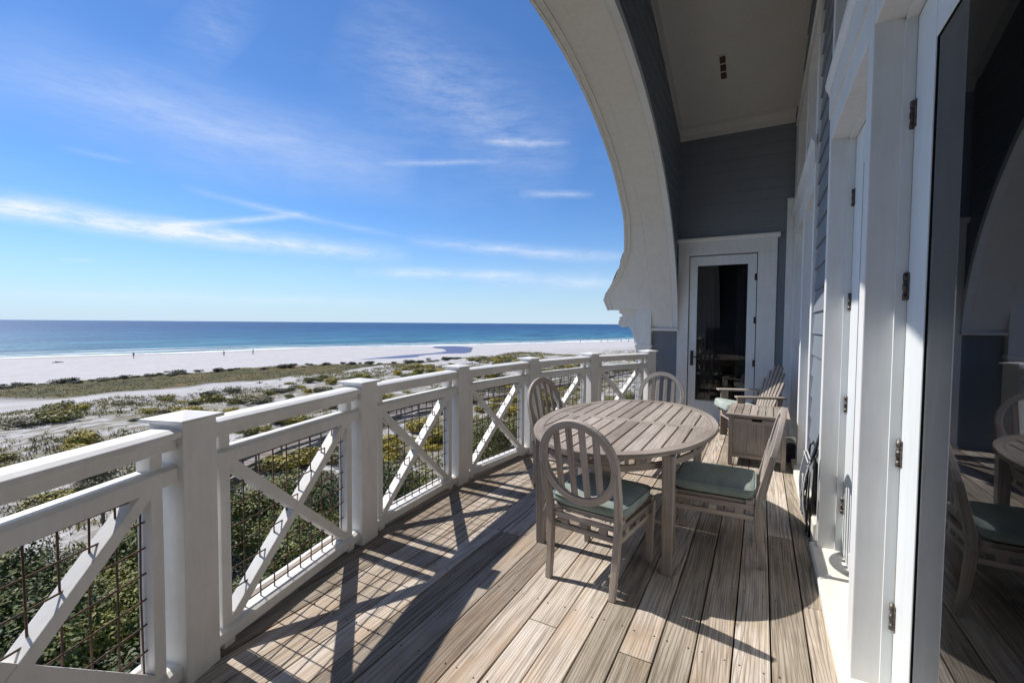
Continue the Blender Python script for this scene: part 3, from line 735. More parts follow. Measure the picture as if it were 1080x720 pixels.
# --- oval slatted table
TA, TB, TZ = .613, .985, .722
tb = thing('dining_table', 'weathered oval teak table with slatted top on square legs in the middle of the deck', 'table', (-.853, 3.365, 0))
mb = MB(); K = 72; RW = .07; P = []; fr = []
for i in range(K):
    a = 2 * math.pi * i / K; P.append(Vector(((TA - RW / 2) * math.cos(a), (TB - RW / 2) * math.sin(a), TZ - .014)))
    fr.append((Vector((math.cos(a) / TA, math.sin(a) / TB, 0)).normalized(), Z))
mb.sweep(P, fr, [(-RW / 2, -.014), (RW / 2 - .004, -.014), (RW / 2, -.008), (RW / 2, .010), (RW / 2 - .004, .014), (-RW / 2, .014)], closed=True)
for q in range(8):    # rim joints
    pass
mb.build('table_rim', 'teak', tb, .002)
mb = MB()
for (y0, y1) in ((-.039, -.0015), (.0015, .039)): mb.box((-TA + RW - .005, y0, TZ - .030), (TA - RW + .005, y1, TZ - .002))
mb.build('cross_rail', 'teak', tb, .002)
mb = MB(); ia, ib = TA - RW + .003, TB - RW + .003; ns = 12; pt = 2 * ia / ns
for j in range(ns):
    x0 = -ia + j * pt + .006; x1 = -ia + (j + 1) * pt - .006
    for sg in (-1, 1):
        def ye(x): return ib * math.sqrt(max(.0, 1 - min(1, abs(x) / ia) ** 2))
        e0, e1 = ye(x0), ye(x1)
        if max(e0, e1) < .06: continue
        e0 = max(e0, .045); e1 = max(e1, .045); xm = (x0 + x1) / 2; em = max(ye(xm), .045); s_ = .0395
        poly = [(x0, s_ * sg), (x1, s_ * sg), (x1, e1 * sg), (xm, em * sg), (x0, e0 * sg)]
        V = [(px, py, TZ - .026) for px, py in poly] + [(px, py, TZ - .003) for px, py in poly]
        mb.add(V, [tuple(range(5))[::-1], tuple(range(5, 10))] + [(q, (q + 1) % 5, 5 + (q + 1) % 5, 5 + q) for q in range(5)], [(p[1], p[0], p[2]) for p in V])
mb.build('table_slats', 'teak', tb, .0015)
mb = MB(); P = []; fr = []; aa, ab = TA - .085, TB - .11
for i in range(K):
    a = 2 * math.pi * i / K; P.append(Vector((aa * math.cos(a), ab * math.sin(a), .615))); fr.append((Vector((math.cos(a) / aa, math.sin(a) / ab, 0)).normalized(), Z))
mb.sweep(P, fr, [(-.011, -.019), (.011, -.019), (.011, .019), (-.011, .019)], closed=True)
mb.sweep([p + Z * .066 for p in P], fr, [(-.011, -.012), (.011, -.012), (.011, .012), (-.011, .012)], closed=True)
for i in range(0, K, 4):
    o_ = fr[i][0]; tg = Vector((-o_.y, o_.x, 0)); c = P[i]; mb.bar(c - tg * .03 + Z * .036, c + tg * .03 + Z * .036, .02, .036)
mb.build('apron', 'teak', tb, .002)
for sx in (-1, 1):
    for sy in (-1, 1):
        mb = MB(); mb.box((.014 + sx * .397 - .034, sy * .685 - .034, 0), (.014 + sx * .397 + .034, sy * .685 + .034, .692), taper=.76); mb.build('leg', 'teak', tb, .003)
mb = MB()
for x_ in (-.3, .3): mb.box((x_ - .02, -TB + .16, .655), (x_ + .02, TB - .16, .69))
mb.build('under_rail', 'teak', tb, .002)

# --- slatted storage box
bx = thing('storage_box', 'weathered wooden storage box with planked sides and slatted lid in front of the far door', 'storage box', (-.015, 5.13, 0), R(-1))
w, dp, h = .255, .66, .50
for (x0, y0) in ((-w, 0), (w - .04, 0), (-w, dp - .04), (w - .04, dp - .04)): mb = MB(); mb.box((x0, y0, 0), (x0 + .04, y0 + .04, h)); mb.build('corner_post', 'teak', bx, .003)
mb = MB()
for k in range(6):
    pw = (2 * w - .08) / 6; x0 = -w + .04 + k * pw; mb.box((x0 + .0008, .012, .10), (x0 + pw - .0008, .028, h - .02)); mb.box((x0 + .0008, dp - .028, .10), (x0 + pw - .0008, dp - .012, h - .02))
for k in range(8):
    pw = (dp - .08) / 8; y0 = .04 + k * pw
    for s_ in (-1, 1): mb.box((s_ * (w - .02) - .008, y0 + .0008, .10), (s_ * (w - .02) + .008, y0 + pw - .0008, h - .02))
mb.build('side_planks', 'teak', bx, .0015)
for lo, hi, nm in (((-w + .04, .005, .085), (w - .04, .032, .125), 'bottom_rail'), ((-w + .04, .005, h - .06), (w - .04, .032, h - .012), 'top_rail'), ((-w + .005, .04, .085), (-w + .03, dp - .04, .125), 'bottom_rail'), ((w - .03, .04, .085), (w - .005, dp - .04, .125), 'bottom_rail')): mb = MB(); mb.box(lo, hi); mb.build(nm, 'teak', bx, .002)
mb = MB(); mb.box((-.045, .001, h - .035), (.045, .0045, h - .012)); mb.build('hand_grip', 'dark', bx)
mb = MB()
mb.box((-w - .025, -.03, h + .002), (w + .03, .035, h + .03)); mb.box((-w - .025, dp - .02, h + .002), (w + .03, dp + .03, h + .03))
for k in range(8):
    pw = (2 * w + .055) / 8; x0 = -w - .025 + k * pw; mb.box((x0 + .0035, .037, h + .004), (x0 + pw - .0035, dp - .022, h + .028))
mb.build('lid', 'teak', bx, .002)
# --- adirondack style chair
ad = thing('lounge_chair', 'grey slatted fan back lounge chair with wide arms and pale cushion beside the far door', 'chair', (-.05, 6.36, 0), R(90 + 22))
mb = MB()   # local +Y is forward
for k in range(6): mb.box((-.24 + k * .082, -.08, .0), (-.24 + k * .082 + .07, .38, .018), Matrix.Translation((0, 0, .30)) @ Matrix.Rotation(R(9), 4, 'X'))
mb.build('seat', 'teak', ad, .002)
for k in range(7):
    a = (k - 3) * R(3.0); hgt = .72 - .035 * (k - 3) ** 2 * .55
    mt = Matrix.Translation((0, -.06, .24)) @ Matrix.Rotation(R(17), 4, 'X') @ Matrix.Rotation(-a * -1, 4, 'Y') @ Matrix.Translation(((k - 3) * .056, 0, 0))
    mb = MB(); mb.box((-.026, -.009, 0), (.026, .009, hgt), mt)
    V = []; 
    for q in range(9): V.append((.026 * math.cos(math.pi * q / 8), hgt - .001 + .026 * math.sin(math.pi * q / 8)))
    mb2 = [(mt @ Vector((x_, -.009, z_))) for x_, z_ in V] + [(mt @ Vector((x_, .009, z_))) for x_, z_ in V]
    mb.add(mb2, [tuple(range(9)), tuple(range(9, 18))[::-1]] + [(q, q + 1, 10 + q, 9 + q) for q in range(8)])
    mb.build('back_slat', 'teak', ad, .002)
for sx in (-1, 1):
    mb = MB(); mb.box((sx * .325 - .05, -.20, .575), (sx * .325 + .05, .34, .597)); mb.build('arm', 'teak', ad, .006)
    mb = MB(); mb.box((sx * .285 - .014, .22, 0), (sx * .285 + .014, .31, .575)); mb.build('leg', 'teak', ad, .003)
    mb = MB(); mb.bar((sx * .265, .26, .32), (sx * .265, -.30, .03), .025, .10); mb.bar((sx * .30, -.10, .2), (sx * .30, -.17, .575), .024, .05, (0, 1, 0)); mb.build('leg', 'teak', ad, .003)
mb = MB(); mb.bar((-.3, -.16, .50), (.3, -.16, .50), .02, .06); mb.bar((-.28, .30, .30), (.28, .30, .30), .02, .09); mb.build('cross_rail', 'teak', ad, .002)
mb = MB(); cushion_mesh(mb, 0, .15, 0, .50, .52, .10, seed=4)
for i in range(len(mb.v)): mb.v[i] = Matrix.Translation((0, .02, .33)) @ Matrix.Rotation(R(9), 4, 'X') @ mb.v[i]
mb.build('seat_cushion', 'palecush', ad)

# --- folded beach chair leaning by the siding strip, navy with white piping
fc = thing('folded_beach_chair', 'folded navy beach chair with white piping leaning on wall between the glass doors', 'beach chair', (.335, 3.74, 0), 0)
fc.scale = (.8, .85, .88); fc.location = (.345, 3.80, 0); lean = Matrix.Rotation(R(2), 4, 'Y')
mb = MB()
for y in (-.22, .22): mb.tube([lean @ Vector((-.035, y, .01)), lean @ Vector((-.03, y, .62)), lean @ Vector((-.01, y * .92, .66))], .008, 8)
mb.tube([lean @ Vector((-.01, -.20, .66)), lean @ Vector((-.01, .20, .66))], .008, 8)
mb.tube([lean @ Vector((-.03, -.22, .03)), lean @ Vector((-.03, .22, .03))], .011, 8)
for y in (-.20, .20): mb.tube([lean @ Vector((-.055, y, .03)), lean @ Vector((-.06, y, .50))], .007, 8)
mb.build('tube_frame', 'bronze', fc)
mb = MB(); NN = 16; V = []
for i in range(NN + 1):
    z_ = .10 + .50 * i / NN; bul = -.045 - .035 * math.sin(math.pi * i / NN) - .008 * math.sin(i * 1.9)
    for j in range(9):
        y = -.19 + .38 * j / 8; V.append(lean @ Vector((bul - .012 * math.sin(math.pi * j / 8), y, z_)))
mb.add(V, [(i * 9 + j, i * 9 + j + 1, i * 9 + 10 + j, i * 9 + 9 + j) for i in range(NN) for j in range(8)], smooth=True)
o = mb.build('canvas_sling', 'navy', fc, fix=False); s_ = o.modifiers.new('solid', 'SOLIDIFY'); s_.thickness = .012
mb = MB()
for z_ in (.545, .575, .605):
    mb.tube([lean @ Vector((-.075 if z_ < .58 else -.062, -.195 + .39 * j / 8, z_ - .006)) for j in range(9)], .0062, 6)
for y in (-.19, .19): mb.tube([lean @ Vector((-.062 - .035 * math.sin(math.pi * i / 12), y, .10 + .48 * i / 12)) for i in range(13)], .006, 6)
mb.tube([lean @ Vector((-.10, -.10 + .05 * math.sin(i * .6), .16 + .3 * i / 10)) for i in range(11)], .006, 6)
mb.build('white_piping', 'whitecloth', fc)
mb = MB(); mb.tube([lean @ Vector((-.04, -.16, .60)), lean @ Vector((-.025, -.17, .70)), lean @ Vector((.0, -.15, .80)), lean @ Vector((.01, -.10, .86))], [.018, .014, .010, .005], 8)
mb.build('carry_strap', 'navy', fc)
# small striped bundle further along
sb = thing('striped_bundle', 'small rolled navy and white striped towel on the sill behind the wooden box', 'towel', (.30, 5.62, .16), 0)
mb = MB(); mb.tube([(0, -.12, 0), (0, .12, 0)], .055, 14); mb.box((-.045, -.1, -.155), (.045, .1, -.02)); mb.build('towel_roll', 'navy', sb)
mb = MB()
for q in (-.09, -.03, .03, .09): mb.tube([(0, q - .012, 0), (0, q + .012, 0)], .0575, 14)
mb.build('white_stripe', 'whitecloth', sb)

# ================================================================== LAND AND SEA
SEA = -9.5
SHORE = [(-150, -3000), (-205, -400), (-200, -60), (-195, 0), (-187, 43), (-177, 75), (-167, 124), (-144, 162), (-112, 226), (-68, 340), (20, 560), (240, 1000), (900, 2200), (3000, 5600)]
def shore_x(y):
    for (xa, ya), (xb, yb) in zip(SHORE, SHORE[1:]):
        if y <= yb: return xa + (xb - xa) * (y - ya) / (yb - ya)
    return SHORE[-1][0]
def smooth(a, b_, t):
    t = max(0, min(1, (t - a) / (b_ - a))); return t * t * (3 - 2 * t)
def fbm(x, y, s, o=4): return noise.fractal(Vector((x * s, y * s, 3.7)), 1.0, 2.0, o)
def ground(x, y):
    d = (x - shore_x(y)) * .9
    d += 3 * fbm(x, y, .02, 2)
    h = SEA - 1.2 + 1.2 * smooth(-14, 0, d) + .5 * smooth(0, 12, d) + .25 * smooth(12, 60, d)
    inl = smooth(62, 100, d)
    h += inl * (.75 + .55 * fbm(x, y, .06) + .18 * fbm(x, y, .25, 3)) 
    h += .7 * smooth(-30, -12, x)
    return h
BANDT = [(-130, -40), (-110, -10), (-96, 22), (-94, 32), (-94, 46), (-90, 67), (-76, 78), (-70, 92)]
BANDB = [(-100, -40), (-86, -5), (-79, 18), (-74, 31), (-68, 51), (-70, 68), (-70, 80), (-69, 92)]
def interp(T, y):
    if y <= T[0][1]: return T[0][0]
    for (xa, ya), (xb, yb) in zip(T, T[1:]):
        if y <= yb: return xa + (xb - xa) * (y - ya) / (yb - ya)
    return T[-1][0]
def band(x, y):
    n = 5.0 * fbm(x, y, .09, 5)
    return smooth(-1.0, 1.0, x - interp(BANDT, y) + n) * smooth(-1, 1, interp(BANDB, y) + n * .6 - x) * (1 - smooth(80, 95, y))
def axis_steps(lo, hi, step, glo, ghi, growth=1.18):
    a = []; v = lo
    while v < hi: a.append(v); v += step
    s_ = step; v = hi
    while v < ghi: a.append(v); s_ *= growth; v += s_
    a.append(ghi); s_ = step; v = lo; pre = []
    while v > glo: s_ *= growth; v -= s_; pre.append(max(v, glo))
    return pre[::-1] + a
xs = axis_steps(-205, 2, 1.1, -900, 4000); ys_ = axis_steps(-12, 170, 1.2, -3000, 6000, 1.1)
V = []; veg = []
for y in ys_:
    for x in xs:
        V.append((x, y, ground(x, y)))
nx = len(xs); Fc = [(j * nx + i, j * nx + i + 1, (j + 1) * nx + i + 1, (j + 1) * nx + i) for j in range(len(ys_) - 1) for i in range(nx - 1)]
me = bpy.data.meshes.new('sand_ground'); me.from_pydata(V, [], Fc)
at = me.attributes.new('veg', 'FLOAT', 'POINT'); at.data.foreach_set('value', [band(p[0], p[1]) for p in V])
def litter(x, y):
    d = x - shore_x(y)
    if d < 60 or abs(y) > 600: return 0.0
    r_ = math.hypot(x, y); belt = smooth(27, 36, r_) * (1 - smooth(60, 70, -x + y * .12))
    return min(1, .2 * smooth(62, 80, d) * smooth(-90, -60, x) + .62 * belt + .4 * smooth(-32, -24, x))
at = me.attributes.new('litter', 'FLOAT', 'POINT'); at.data.foreach_set('value', [litter(p[0], p[1]) for p in V])
me.polygons.foreach_set('use_smooth', [True] * len(Fc))
at = me.attributes.new('wet', 'FLOAT', 'POINT'); at.data.foreach_set('value', [1 - smooth(4, 20, p[0] - shore_x(p[1]) + 2 * fbm(p[0], p[1], .03)) for p in V])
m, N, L, b = new_mat('white_sand', .9, (.72, .70, .68), .15); M['sand'] = m
p = wpos(N)
n1 = noise_tex(N, L, p, .5, 6, .65); n2 = noise_tex(N, L, p, 3.5, 5, .7); n3 = noise_tex(N, L, p, .11, 4, .6); n4 = noise_tex(N, L, p, .9, 6, .72, (1, .35, 1))
c = mixc(N, L, ramp(N, L, n1, [(.35, (0, 0, 0)), (.7, (1, 1, 1))]), (.56, .545, .54), (.47, .455, .44))
c = mixc(N, L, ramp(N, L, n2, [(.3, (.35, .35, .35)), (.55, (0, 0, 0))]), c, (.38, .355, .33))
we = N.new('ShaderNodeAttribute'); we.attribute_name = 'wet'; c = mixc(N, L, we.outputs['Fac'], c, (.34, .31, .27))
stk = noise_tex(N, L, p, .22, 7, .7, (1.6, .22, 1)); c = mixc(N, L, ramp(N, L, stk, [(.50, (0, 0, 0)), (.66, (.5, .5, .5))]), c, (.40, .37, .345))
lt = N.new('ShaderNodeAttribute'); lt.attribute_name = 'litter'
q = N.new('ShaderNodeMath'); q.operation = 'MULTIPLY'; L.new(lt.outputs['Fac'], q.inputs[0]); L.new(ramp(N, L, n4, [(.42, (0, 0, 0)), (.54, (1, 1, 1))]), q.inputs[1])
lc = ramp(N, L, n2, [(.3, (.09, .08, .055)), (.5, (.17, .15, .085)), (.72, (.22, .20, .06))])
c = mixc(N, L, q.outputs[0], c, lc)
vt = N.new('ShaderNodeAttribute'); vt.attribute_name = 'veg'
vc = ramp(N, L, noise_tex(N, L, p, .35, 6, .7, (1, .3, 1)), [(.34, (.055, .055, .025)), (.5, (.105, .095, .04)), (.66, (.18, .12, .06))])
c = mixc(N, L, vt.outputs['Fac'], c, vc); L.new(c, b.inputs['Base Color'])
a_ = N.new('ShaderNodeMath'); a_.operation = 'ADD'; L.new(n2, a_.inputs[0]); L.new(n1, a_.inputs[1]); bump(N, L, b, a_.outputs[0], .6, .12)
me.materials.append(m); o = bpy.data.objects.new('sand_ground', me); COL.objects.link(o); struct(o)

# sea
m, N, L, b = new_mat('sea_water', .4, (.02, .12, .22), .14); M['sea'] = m
p = wpos(N); sp = N.new('ShaderNodeSeparateXYZ'); L.new(p, sp.inputs[0])
sh = N.new('ShaderNodeAttribute'); sh.attribute_name = 'deep'
n1 = noise_tex(N, L, p, .012, 4, .6, (1, .25, 1)); n2 = noise_tex(N, L, p, .25, 5, .65, (1, .5, 1)); n3 = noise_tex(N, L, p, .05, 5, .6, (1.6, .35, 1))
c = ramp(N, L, sh.outputs['Fac'], [(0, (.20, .36, .36)), (.05, (.075, .24, .30)), (.25, (.035, .16, .27)), (.7, (.018, .105, .23)), (1, (.012, .07, .19))])
c = mixc(N, L, ramp(N, L, n3, [(.40, (0, 0, 0)), (.60, (.75, .75, .75))]), c, (.010, .05, .115))
cap = ramp(N, L, noise_tex(N, L, p, .4, 4, .7, (1, .3, 1)), [(.735, (0, 0, 0)), (.76, (.8, .8, .8))])
c = mixc(N, L, cap, c, (.7, .75, .75)); L.new(c, b.inputs['Base Color'])
bump(N, L, b, n2, 1.0, 1.2)
xs2 = [-60000, -20000, -8000, -4000, -2000, -1200, -800, -500, -350]; V = []; dp_ = []; Fc = []
SY = [-60000, -3000, -1200, -400, -200, -100, -50, 0, 20, 40, 60, 80, 100, 125, 150, 175, 200, 230, 270, 340, 450, 560, 1000, 2200, 5600, 60000]
DS = [0, 15, 30, 60, 110, 180, 300, 500, 900, 2000, 5000, 60000]
for y in SY:
    sx_ = shore_x(y) + 40
    for dd in DS: V.append((sx_ - dd, y, SEA)); dp_.append(min(1, max(0, dd - 40) / 700))
nx = len(DS); Fc = [(j * nx + i, (j + 1) * nx + i, (j + 1) * nx + i + 1, j * nx + i + 1) for j in range(len(SY) - 1) for i in range(nx - 1)]
me = bpy.data.meshes.new('sea_water'); me.from_pydata(V, [], [f[::-1] for f in Fc]); at = me.attributes.new('deep', 'FLOAT', 'POINT'); at.data.foreach_set('value', dp_)
bm = bmesh.new(); bm.from_mesh(me); bmesh.ops.recalc_face_normals(bm, faces=bm.faces)
if bm.faces[:][0].normal.z < 0: bmesh.ops.reverse_faces(bm, faces=bm.faces[:])
bm.to_mesh(me); bm.free()
me.materials.append(m); o = bpy.data.objects.new('sea_water', me); COL.objects.link(o); struct(o)
# surf
m, N, L, b = new_mat('surf_foam', .8, (.85, .88, .87), .2)
al = ramp(N, L, noise_tex(N, L, wpos(N), .35, 6, .75, (1, .25, 1)), [(.34, (0, 0, 0)), (.48, (1, 1, 1))]); L.new(al, b.inputs['Alpha']); M['foam'] = m
mb = MB()
for (o0, w0, sd_) in ((1, 9.0, 1), (-14, 4, 2), (-30, 2.4, 5)):
    V = []; n_ = 260
    for i in range(n_ + 1):
        y = -120 + 900 * (i / n_) ** 1.4; sx_ = shore_x(y) + o0 + 2.5 * noise.noise(Vector((y * .03, sd_, 0))); ww = w0 * (.6 + .8 * abs(noise.noise(Vector((y * .02, sd_ * 9.1, 0)))))
        V += [(sx_ - ww, y, SEA + .06), (sx_ + ww * .4, y, SEA + .075)]
    mb.add(V, [(2 * i, 2 * i + 1, 2 * i + 3, 2 * i + 2) for i in range(n_)])
o = mb.build('surf_foam', 'foam', fix=False); o['kind'] = 'stuff'; o['label'] = 'thin white line of surf breaking along the beach'; o['category'] = 'surf'
# tidal lagoon: a curved violet blue pool
m, N, L, b = new_mat('lagoon_water', .35, (.09, .085, .17), .25); M['lagoon'] = m
n = noise_tex(N, L, wpos(N), .8, 4); bump(N, L, b, n, .4, .1)
LG = [(-116, 160.6), (-105, 157), (-98.7, 147.3), (-89, 132), (-85, 118), (-85.5, 108), (-88.2, 99), (-91.5, 88), (-94, 83), (-95.5, 92), (-96.1, 107), (-95.6, 120), (-98.5, 131), (-104.2, 138), (-111, 145), (-121, 152)]
mb = MB(); n_ = len(LG); PP = []
for i in range(n_):
    p0, p1, p2, p3 = [Vector((*LG[(i + q) % n_], 0)) for q in (-1, 0, 1, 2)]
    for j in range(5):
        t = j / 5; PP.append(.5 * ((2 * p1) + (p2 - p0) * t + (2 * p0 - 5 * p1 + 4 * p2 - p3) * t * t + (3 * p1 - p0 - 3 * p2 + p3) * t ** 3))
mb.prism([(p_.x, p_.y) for p_ in PP], 2, -9.2, -8.60)
struct(mb.build('lagoon_water', 'lagoon'))

# ------------------------------------------------------------------ vegetation
def leaf_mesh(name, n, rad, hgt, size, lobes, seed, mat, twigs=10, up_bias=.35):
    rg = random.Random(seed); V = []; Fc = []
    LB = [(Vector((rg.uniform(-.55, .55) * rad, rg.uniform(-.55, .55) * rad, hgt * rg.uniform(.35, .68))), rad * rg.uniform(.32, .55), hgt * rg.uniform(.26, .42)) for _ in range(lobes)]
    mb = MB()
    for i in range(n):
        c, r_, h_ = LB[rg.randrange(lobes)]
        while True:
            d = Vector((rg.gauss(0, 1), rg.gauss(0, 1), rg.gauss(0, 1)))
            if d.length > .1: break
        d.normalize(); k = rg.uniform(.55, 1.12) ** .7
        p_ = c + Vector((d.x * r_ * k, d.y * r_ * k, d.z * h_ * k))
        if p_.z < .02: p_.z = rg.uniform(.02, hgt * .25)
        nrm = (d + Vector((rg.gauss(0, .55), rg.gauss(0, .55), rg.gauss(0, .5) + up_bias))).normalized()
        a = nrm.orthogonal().normalized(); a.rotate(Matrix.Rotation(rg.uniform(0, 6.28), 3, nrm)); bb = nrm.cross(a); s_ = size * rg.uniform(.35, 1.0) * rg.uniform(.9, 1.9)
        o_ = len(V); V += [p_ - a * s_, p_ + bb * s_ * .5, p_ + a * s_, p_ - bb * s_ * .5]; Fc.append((o_, o_ + 1, o_ + 2, o_ + 3))
    me = bpy.data.meshes.new(name); me.from_pydata([tuple(v) for v in V], [], Fc); me.materials.append(M[mat])
    tw = MB()
    for q in range(twigs):
        c, r_, h_ = LB[rg.randrange(lobes)]; tw.tube([(rg.uniform(-.1, .1) * rad, rg.uniform(-.1, .1) * rad, -.15), c * .5 + Vector((0, 0, .02)), c + Vector((0, 0, h_ * .4))], [.03 * rad, .02 * rad, .008 * rad], 4)
    return me, tw
def bush_proto(name, n, rad, hgt, size, lobes, seed, mat, label, cat, group):
    me, tw = leaf_mesh(name, n, rad, hgt, size, lobes, seed, mat)
    t = thing(name, label, cat, group=group); o = bpy.data.objects.new('foliage', me); COL.objects.link(o); o.parent = t
    tw.build('stems', 'twig', t); return t
def place(proto, first, x, y, s_, rz, sz=1, label=None):
    o = proto if first else copy_tree(proto); o.location = (x, y, ground(x, y) - .05); o.scale = (s_, s_, s_ * sz); o.rotation_euler.z = rz
    if label: o['label'] = label
    return o
rg = random.Random(21)
oak = [bush_proto('scrub_oak', 11000, 1.9, 2.3, .055, 12, s_, 'oak', 'dense dark green scrub oak in the thicket below the balcony', 'shrub', 'scrub oaks in the thicket below the balcony') for s_ in (1, 2, 3)]
used = [True] * 3; cnt = 0
def edge_x(y): return interp([(-19, -12), (-20, 5), (-19.5, 8), (-18, 13), (-17, 22), (-14.5, 30), (-12, 47), (-11, 70)], y)
y = -6.0
while y < 62:
    stepy = 2.3 + max(0, y) * .035; x = -4.6 + rg.uniform(-.4, .4)
    while x > edge_x(y) + rg.uniform(-1.5, 2):
        far = (-x > 12 and rg.random() < .25)
        if not far and cnt < 150:
            k = rg.randrange(3); place(oak[k], used[k], x + rg.uniform(-.7, .7), y + rg.uniform(-.8, .8), rg.uniform(.75, 1.2), rg.uniform(0, 6.28), rg.uniform(.8, 1.15)); used[k] = False; cnt += 1
        x -= 2.5 + rg.uniform(0, .8)
    y += stepy
print('oaks', cnt)
KINDS = [('goldenrod_shrub', 1500, 1.0, .8, .075, 7, 11, 'scrub', 'yellow green flowering shrub on the white dune sand', 'yellow green shrubs scattered over the dunes'),
         ('goldenrod_shrub', 1300, 1.1, .6, .07, 8, 12, 'scrub', 'yellow green flowering shrub on the white dune sand', 'yellow green shrubs scattered over the dunes'),
         ('dune_shrub', 1400, 1.1, .75, .07, 7, 13, 'greyscrub', 'low grey brown shrub on the white dune sand', 'grey brown shrubs scattered over the dunes'),
         ('dark_dune_shrub', 1400, 1.2, 1.0, .08, 7, 14, 'darkscrub', 'dark rounded shrub standing above the dune grass', 'dark shrubs along the seaward edge of the grass flat')]
PR_ = [bush_proto(k[0], *k[1:8], k[8], 'shrub', k[9]) for k in KINDS]; us = [True] * 4; nsh = 0
def put(k, x, y, s_, sz=1):
    global nsh
    place(PR_[k], us[k], x, y, s_, rg.uniform(0, 6.28), sz); us[k] = False; nsh += 1
for _ in range(9000):
    if nsh >= 430: break
    y = rg.uniform(-8, 110); x = rg.uniform(-64, -20)
    if x > edge_x(y) - 1: continue
    dens = noise.noise(Vector((x * .10, y * .05, 1.3))) + .42
    if rg.random() > dens * 1.5: continue
    if rg.random() < y / 200: continue
    k = rg.choice([0, 1, 0, 1, 2]) if noise.noise(Vector((x * .2, y * .2, 7))) > -.1 else rg.choice([2, 0, 1]); put(k, x, y, rg.uniform(.5, 1.0) * rg.uniform(.9, 2.0), rg.uniform(.6, 1.0))
for _ in range(95):    # dark fringe of the grass flat
    y = rg.uniform(8, 98); x = interp(BANDT, y) + rg.gauss(.6, 1.8); put(3, x, y, rg.uniform(.35, 1.1), rg.uniform(.5, .95))
for (x, y) in ((-118, 17.5), (-116, 24)): put(3, x, y, 1.0, .7)
print('shrubs', nsh)
# low dune grass and creeping cover (uncountable)
V = []; Fc = []; rg = random.Random(5)
def tuft(x, y, s_, nb):
    z = ground(x, y)
    for q in range(nb):
        a = rg.uniform(0, 6.28); dx, dy = math.cos(a), math.sin(a); r_ = s_ * rg.uniform(.2, 1.1); o_ = len(V); bx_, by_ = x + rg.gauss(0, s_ * .4), y + rg.gauss(0, s_ * .4); w_ = .018 + s_ * .05
        V.extend([(bx_ - dy * w_, by_ + dx * w_, z - .02), (bx_ + dy * w_, by_ - dx * w_, z - .02), (bx_ + dx * r_, by_ + dy * r_, z + s_ * rg.uniform(.25, .8))]); Fc.append((o_, o_ + 1, o_ + 2))
for _ in range(26000):
    y = rg.uniform(-10, 130); x = rg.uniform(-68, -18)
    if x > edge_x(y): continue
    if noise.noise(Vector((x * .12, y * .06, 5.3))) + .15 * noise.noise(Vector((x, y, 0))) < -.08 + rg.uniform(-.1, .12): continue
    tuft(x, y, rg.uniform(.14, .5) * (1 + y * .006), 9)
for _ in range(14000):   # on the grass flat
    y = rg.uniform(-20, 92); x = rg.uniform(-112, -66)
    if band(x, y) < .6: continue
    tuft(x, y, rg.uniform(.12, .34), 7)
me = bpy.data.meshes.new('dune_grass'); me.from_pydata(V, [], Fc); me.materials.append(M['grass'])
o = bpy.data.objects.new('dune_grass', me); COL.objects.link(o); o['kind'] = 'stuff'; o['label'] = 'low tufts of dune grass and creeping plants on the sand'; o['category'] = 'grass'

# --- boardwalk over the dunes
bw = thing('dune_boardwalk', 'grey wooden boardwalk with posts and a handrail crossing the dunes below the balcony', 'boardwalk')
path = [(-24.5, 9), (-27.0, 14), (-29.5, 19.5), (-30.5, 27), (-31.2, 36), (-29.5, 44), (-27, 52), (-25, 66), (-22, 80), (-19, 95)]
mb = MB(); pm = MB(); hr = MB()
for (xa, ya), (xb, yb) in zip(path, path[1:]):
    a = Vector((xa, ya, 0)); b_ = Vector((xb, yb, 0)); d = (b_ - a); ln = d.length; d.normalize(); nn = Vector((-d.y, d.x, 0)); k = int(ln / .16)
    for q in range(k):
        c = a + d * (q * .16 + .08); mb.bar(c - nn * .75 + Z * -7.35, c + nn * .75 + Z * -7.35, .14, .04)
    for s_ in (-1, 1):
        mb.bar(a + nn * .7 * s_ + Z * -7.45, b_ + nn * .7 * s_ + Z * -7.45, .06, .2)
        hr.bar(a + nn * .78 * s_ + Z * -6.45, b_ + nn * .78 * s_ + Z * -6.45, .12, .05); hr.bar(a + nn * .76 * s_ + Z * -6.85, b_ + nn * .76 * s_ + Z * -6.85, .04, .12)
    k = max(1, int(ln / 2.4))
    for q in range(k):
        c = a + d * (ln * q / k)
        for s_ in (-1, 1): pm = MB(); pm.bar(c + nn * .75 * s_ + Z * -9.2, c + nn * .75 * s_ + Z * -6.47, .1, .1, (0, 1, 0)); pm.build('post', 'walk', bw)
mb.build('walkway_planks', 'walk', bw); hr.build('handrail', 'walk', bw)

